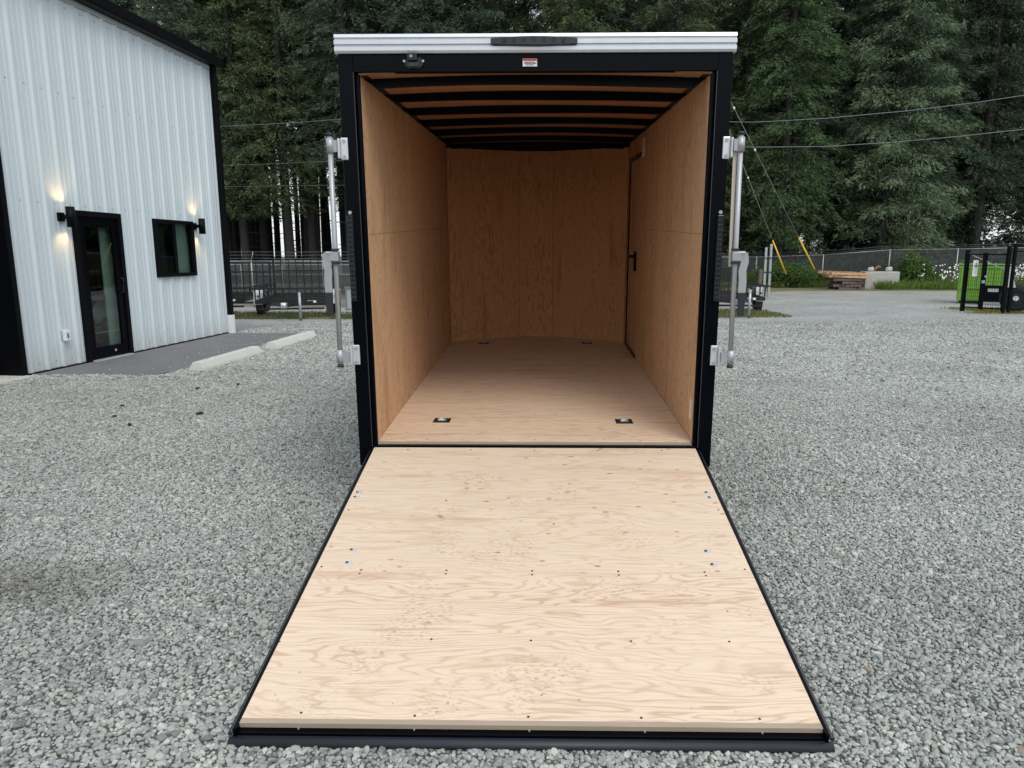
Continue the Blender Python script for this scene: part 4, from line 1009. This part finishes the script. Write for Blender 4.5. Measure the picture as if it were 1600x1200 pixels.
# ------------------------------------------------------------------ vegetation
rv_ = np.random.RandomState(11)
def quads(name, V, mat, parent=None, extra=None):
    """V: (n,4,3) array of quads as one mesh"""
    n = len(V); me = bpy.data.meshes.new(name)
    me.vertices.add(n*4); me.vertices.foreach_set('co', V.astype('f').ravel())
    me.loops.add(n*4); me.loops.foreach_set('vertex_index', np.arange(n*4, dtype='i'))
    me.polygons.add(n); me.polygons.foreach_set('loop_start', np.arange(0, n*4, 4, dtype='i')); me.polygons.foreach_set('loop_total', np.full(n, 4, 'i'))
    me.update(calc_edges=True); me.materials.append(M[mat])
    o = bpy.data.objects.new(name, me); COL.objects.link(o)
    if parent: o.parent = parent
    return o
def kites(C, Dv, L, Wd, rs):
    """leaf-like kites starting at C along Dv, length L, width Wd"""
    n = len(C); up = rs.normal(size=(n, 3)); S_ = np.cross(Dv, up); S_ /= np.linalg.norm(S_, axis=1)[:, None]+1e-9
    p0 = C; p2 = C+Dv*L[:, None]; mid = C+Dv*(L*.45)[:, None]
    return np.stack([p0, mid+S_*(Wd/2)[:, None], p2, mid-S_*(Wd/2)[:, None]], 1)
def conifer(seed, Ht, cb, rmax, dens=1., droop=.35, label='conifer', dead=.0):
    rs = np.random.RandomState(seed); o = empty('conifer', (0, 0, 0), label, 'tree', 'conifers of the wood behind the yard')
    lean = rs.normal(0, .012, 2); rad = .0080*Ht+.02
    zz = [0, .3, Ht*.3, Ht*.6, Ht*.97]; rr = [rad*1.5, rad*1.1, rad*.85, rad*.5, .02]
    MB().tube([(lean[0]*z+.05*math.sin(z*.3+seed), lean[1]*z, z-.2) for z in zz], rr, 9).build('trunk', 'bark', o)
    Q = []; bw_ = MB(); z = cb
    while z < Ht:
        u = (z-cb)/(Ht-cb); nb = rs.randint(4, 7)
        for _ in range(nb):
            az = rs.uniform(0, 2*math.pi); env = rmax*((1-u)**.75)*(.55+.45*min(1, u*6))
            L = env*rs.uniform(.55, 1.12)+.25
            dirh = np.array([math.cos(az), math.sin(az), 0]); side = np.array([-dirh[1], dirh[0], 0])
            n = max(12, int(L*52*dens)); s = rs.uniform(.04, 1, n)**.75
            zb = z+rs.uniform(-.2, .2)
            drp = droop*rs.uniform(.6, 1.5)
            hz = lambda s_: .28*L*s_*(1-u*0)*.5 - drp*L*s_**2*.9 + (.10*L*np.clip(s_-.75, 0, 1))
            spr = rs.choice([-1, 1], n)
            wdt = (.30*L*(1-s)**.5+.16)*rs.uniform(.0, 1, n)
            C = dirh*(s*L)[:, None]+side*(spr*wdt*.8)[:, None]; C[:, 2] = zb+hz(s)-wdt*.35+rs.normal(0, .09, n)
            C[:, 0] += lean[0]*z; C[:, 1] += lean[1]*z
            Dv = dirh*rs.uniform(.3, 1, n)[:, None]+side*(spr*rs.uniform(.1, .9, n))[:, None]; Dv[:, 2] = -rs.uniform(.05, .75, n)
            Dv += rs.normal(0, .3, (n, 3)); Dv /= np.linalg.norm(Dv, axis=1)[:, None]
            Q.append(kites(C, Dv, rs.uniform(.13, .33, n), rs.uniform(.03, .065, n), rs))
            if rs.rand() < .5: bw_.tube([(lean[0]*z, lean[1]*z, zb), tuple(dirh*L*.5+np.array([0, 0, zb+hz(.5)])), tuple(dirh*L*.9+np.array([0, 0, zb+hz(.9)]))], [.035, .02, .006], 4, False)
        z += rs.uniform(.24, .42)
    z = 1.5
    while z < cb+1:       # bare lower limbs
        az = rs.uniform(0, 2*math.pi); L = rs.uniform(.5, 1.8); bw_.tube([(0, 0, z), (math.cos(az)*L, math.sin(az)*L, z-.1*L)], [.025, .006], 4, False); z += rs.uniform(.3, .8)
    tag(bw_.build('limbs', 'bark', o), kind='stuff')
    q = quads('crown', np.concatenate(Q), 'needles', o); tag(q, kind='stuff')
    return o, len(q.data.polygons)
kinds = []
spec = [(21, 27, 4.9, 3.9, 1.1, .40), (22, 25, 4.4, 3.5, 1.1, .55), (23, 29, 6.4, 3.4, 1.0, .5), (24, 23, 1.6, 4.1, 1.2, .35), (25, 26, 2.6, 3.7, 1.2, .6), (26, 20, .9, 3.6, 1.25, .45), (27, 23, 8.5, 1.9, .9, .5), (28, 26, 10.5, 1.7, .8, .5)]
tot = 0
for s_ in spec:
    o, n = conifer(*s_); tot += n; kinds.append([o, False])
print('needle quads', tot)
zones = [(-999, 180, 'behind the roof of the metal building'), (180, 345, 'rising over the black eave of the building'), (345, 430, 'behind the fence by the building downspout'), (430, 560, 'left of the cargo trailer behind the fence'),
         (560, 850, 'above the left half of the trailer roof'), (850, 1145, 'above the right half of the trailer roof'), (1145, 1250, 'behind the guy wires'), (1250, 1340, 'behind the pallet stack'), (1340, 1450, 'behind the concrete block and bush'), (1450, 1540, 'behind the daisies and dumpster'), (1540, 9999, 'at the far right edge of the wood')]
rt = random.Random(5)
cols_ = [(1.05, 1.05, 1, 1), (.85, .95, .95, 1), (1.3, 1.2, .85, 1), (.8, .9, .85, 1), (1.45, 1.35, 1.0, 1), (1.0, 1.12, 1.15, 1)]
cnt = {}
rank = ['nearest', 'second nearest', 'third', 'fourth', 'fifth', 'sixth', 'seventh', 'eighth', 'ninth', 'tenth']
def put(kind, x, y, rowlab, tint=None):
    o, used = kinds[kind]
    if not used: kinds[kind][1] = True; c = o
    else: c = copy_tree(o)
    c.location = (x, y, gz(x, min(y, 60))); c.rotation_euler.z = rt.uniform(0, 6.28); s = rt.uniform(.9, 1.12); c.scale = (s, s, s*rt.uniform(.93, 1.08))
    px = 826+1126*x/y
    zn = next(z[2] for z in zones if z[0] <= px < z[1])
    tc = tint or rt.choice(cols_); f_ = rt.uniform(.85, 1.15)
    for ch in c.children: ch.color = (tc[0]*f_, tc[1]*f_, tc[2]*f_, 1)
    c['label'] = '%s %s' % (rowlab, zn)
    return c
rows = [(39.5, 3.3), (43.0, 3.2), (47, 3.2), (51.5, 3.4), (57, 3.6), (63, 3.9)]
rowlab = ['tall front row conifer', 'conifer of the second row', 'conifer deep in the wood', 'conifer deep in the wood', 'conifer deep in the wood', 'conifer deep in the wood']
nth = {}
for ri, (Y, sp) in enumerate(rows):
    x = -.52*Y-6+rt.uniform(0, 2)
    while x < .74*Y+3:
        xx = x+rt.uniform(-.8, .8); yy = Y+rt.uniform(-1.5, 1.5); px = 826+1126*xx/yy
        skip = False
        if px < 620:
            k = rt.choice([0, 1, 1, 0, 2]) if ri < 2 else rt.choice([2, 2, 1, 6])
            skip = (ri >= 2 and px > 340 and rt.random() < .55) or (ri >= 1 and 440 < px < 540 and rt.random() < .4)
        elif px < 1440: k = rt.choice([0, 3, 4, 4, 5, 0]) if ri != 1 else rt.choice([3, 4, 5])
        elif px < 1540: k = rt.choice([1, 0, 4]) if ri < 3 else rt.choice([0, 2, 3])
        else: k = rt.choice([1, 2, 0, 2])
        if px > 1500 and ri >= 3 and rt.random() < .5: skip = True
        if not skip:
            lab = rowlab[ri]
            if ri < 2:
                zn = next(z[2] for z in zones if z[0] <= px < z[1]); q = nth.get((ri, zn), 0); nth[(ri, zn)] = q+1
                lab = ['leftmost', 'second', 'third', 'fourth', 'fifth', 'sixth', 'seventh', 'eighth'][q]+' '+lab
            put(k, xx, yy, lab)
        x += sp*rt.uniform(.8, 1.2)
for i in range(34):     # slender bare-stemmed trees inside the left part of the wood
    Y = rt.uniform(41, 60); px = rt.uniform(330, 600)
    put(rt.choice([6, 7]), (px-826)/1126*Y, Y, 'slender bare-stemmed conifer inside the wood')
# pale bushy tree between block and fence
for i, (px, Y, k, tint) in enumerate(((1345, 38.3, 3, (2.0, 1.9, 1.7, 1)), (1190, 38.0, 4, (1.1, 1.25, .8, 1)), (1385, 40.5, 4, (1.5, 1.5, 1.3, 1)), (1578, 42.2, 3, (.8, .9, .8, 1)), (1625, 40.8, 4, (.8, .9, .8, 1)))):
    c = put(k, (px-826)/1126*Y, Y, '', tint)
    c['label'] = ['paler bushy conifer standing right behind the concrete block', 'yellow-green conifer just right of the trailer behind the guy wires', 'grey-green conifer behind the bush beyond the concrete block', 'dark low-branched conifer behind the mesh fence at the right edge', 'dark conifer at the very right edge of the picture'][i]
for o, used in kinds:
    if not used:
        for ch in list(o.children): bpy.data.objects.remove(ch)
        bpy.data.objects.remove(o)

def leafy(name, x, y, r, h, n, label, mat='leaves', cat='bush', size=.1, tint=(1, 1, 1, 1), group=None):
    rs = np.random.RandomState(int(abs(x*100)) % 9999); o = empty(name, (x, y, gz(x, y)), label, cat, group)
    m = MB()
    for k in range(7): a = rs.uniform(0, 6.28); m.tube([(0, 0, 0), (math.cos(a)*r*.3, math.sin(a)*r*.3, h*.5), (math.cos(a)*r*.6, math.sin(a)*r*.6, h*.85)], [.02, .012, .004], 4, False)
    m.build('stems', 'bark', o)
    nc = 26; cc = rs.normal(0, 1, (nc, 3)); cc /= np.linalg.norm(cc, axis=1)[:, None]; cc *= rs.uniform(.3, .85, nc)[:, None]
    C = cc[rs.randint(0, nc, n)]+rs.normal(0, .2, (n, 3)); C[:, :2] *= r; C[:, 2] = np.abs(h*.48+C[:, 2]*h*.5)*rs.uniform(.8, 1, n)
    Dv = rs.normal(0, 1, (n, 3)); Dv[:, 2] += .3; Dv /= np.linalg.norm(Dv, axis=1)[:, None]
    q = quads('foliage', kites(C, Dv, rs.uniform(size*.7, size*1.5, n), rs.uniform(size*.35, size*.7, n), rs), mat, o); tag(q, kind='stuff'); q.color = tint
    return o
leafy('bush', *at(1208, 35.8), 1.5, 1.35, 5200, 'wide dark green bush at the foot of the guy wires', size=.12, tint=(.75, .8, .8, 1))
leafy('bush', *at(1172, 36.0), 1.2, 1.1, 3000, 'low dark bush left of the guy wires', size=.12, tint=(.7, .8, .75, 1))
leafy('bush', *at(1256, 36.2), .8, .7, 1500, 'small dark bush left of the pallets', size=.11, tint=(.7, .8, .75, 1))
leafy('bush', *at(1396, 34.6), .8, 1.95, 4200, 'tall leafy green bush right of the concrete block', size=.12, tint=(.9, .9, .9, 1))
leafy('bush', *at(1430, 34.8), 1.0, .8, 2600, 'low green bush among the daisies', size=.11, tint=(.9, .95, .8, 1))
def understory(x0, x1, y0, y1, hm, n, label, name='undergrowth'):
    rs = np.random.RandomState(9); C = np.stack([rs.uniform(x0, x1, n), rs.uniform(y0, y1, n), np.zeros(n)], 1)
    hh = np.array([hm*(.45+.9*max(0, noise.noise((c[0]*.4, c[1]*.4, 3)))+.2*noise.noise((c[0]*1.3, c[1]*1.3, 1))) for c in C]); C[:, 2] = rs.uniform(0, 1, n)*np.abs(hh)
    C[:, 2] += np.array([gz(c[0], min(c[1], 60)) for c in C])
    Dv = rs.normal(0, 1, (n, 3)); Dv /= np.linalg.norm(Dv, axis=1)[:, None]
    q = quads(name, kites(C, Dv, rs.uniform(.15, .4, n), rs.uniform(.08, .2, n), rs), 'needles'); tag(q, label, 'undergrowth', kind='stuff'); return q
understory(7, 46, 37.5, 62, 2.6, 60000, 'dark undergrowth beneath the conifers on the right')
understory(24, 50, 38.5, 60, 4.6, 34000, 'taller dark undergrowth inside the wood at the right edge')
understory(-32, -6, 37.5, 50, 1.1, 14000, 'low undergrowth beneath the trunks on the left')
def grass(name, x0, x1, y0, y1, n, h, label, tint=(1, 1, 1, 1), edge=.6, mat='grass_blade'):
    rs = np.random.RandomState(n % 999); x = rs.uniform(x0, x1, n); y = rs.uniform(y0, y1, n)
    k = np.array([noise.noise((a*.9, b*.9, 5))+.35 for a, b in zip(x, y)]) > rs.uniform(-.1, edge, n)*.6
    x, y = x[k], y[k]; n = len(x); z = np.array([gz(a, b) for a, b in zip(x, y)]); C = np.stack([x, y, z], 1)
    Dv = rs.normal(0, .35, (n, 3)); Dv[:, 2] = 1; Dv /= np.linalg.norm(Dv, axis=1)[:, None]
    q = quads(name, kites(C, Dv, rs.uniform(.4, 1.3, n)*h, rs.uniform(.012, .03, n), rs), mat); tag(q, label, 'grass', kind='stuff'); q.color = tint; return q
grass('grass', -26, -3.5, 19.6, 23.6, 30000, .12, 'low dark grass beneath the flatbed trailers', (.72, .58, .85, 1))
grass('grass', 4.6, 6.9, 19.6, 22.8, 4200, .08, 'low yellowish grass beneath the right utility trailer', (1.1, .85, .95, 1))
grass('grass', 8, 32, 34.9, 36.8, 22000, .34, 'green weeds along the foot of the right fence', (.85, .9, .7, 1), .9)
xa, xb = at(1330, 33)[0], at(1520, 33)[0]
grass('grass', xa+.8, xb+6, 33.0, 35.5, 22000, .42, 'tall bright grass in front of the concrete block and daisies', (.9, 1.05, .7, 1), .5)
grass('grass', 11.6, 15, 19.6, 21.6, 4500, .07, 'dry thin grass at the foot of the mesh gate', (1.4, 1.0, .8, 1))
# daisies
rs = np.random.RandomState(2); V = []; St = []
xa, xb = at(1415, 33.8)[0], at(1620, 33.8)[0]
for k in range(900):
    x = rs.uniform(xa, xb); y = rs.uniform(33.3, 35.2); h = rs.uniform(.55, 1.15)*(1 if rs.rand() < .7 else .7)
    if noise.noise((x*.8, y*.8, 2)) < -.15: continue
    c = np.array([x, y, h]); nrm = np.array([rs.normal(0, .4), -1+rs.normal(0, .3), .7]); nrm /= np.linalg.norm(nrm)
    a = np.cross(nrm, [1, 0, 0]); a /= np.linalg.norm(a); b = np.cross(nrm, a); r = rs.uniform(.035, .058)
    for q in range(3):
        t1 = q*math.pi/3; d = a*math.cos(t1)+b*math.sin(t1); e = -a*math.sin(t1)+b*math.cos(t1)
        V.append([c-d*r-nrm*.004*q, c+e*r*.45-nrm*.004*q, c+d*r-nrm*.004*q, c-e*r*.45-nrm*.004*q])
    St.append([[x, y, 0], [x+.006, y, h*.5], [x, y, h], [x-.006, y, h*.5]])
q = quads('daisies', np.array(V), 'petal_white'); tag(q, 'white daisies growing along the fence beside the dumpster', 'flowers', kind='stuff')
q = quads('daisy_stems', np.array(St), 'grass_blade'); tag(q, 'thin green stems of the daisies along the fence', 'flowers', kind='stuff')
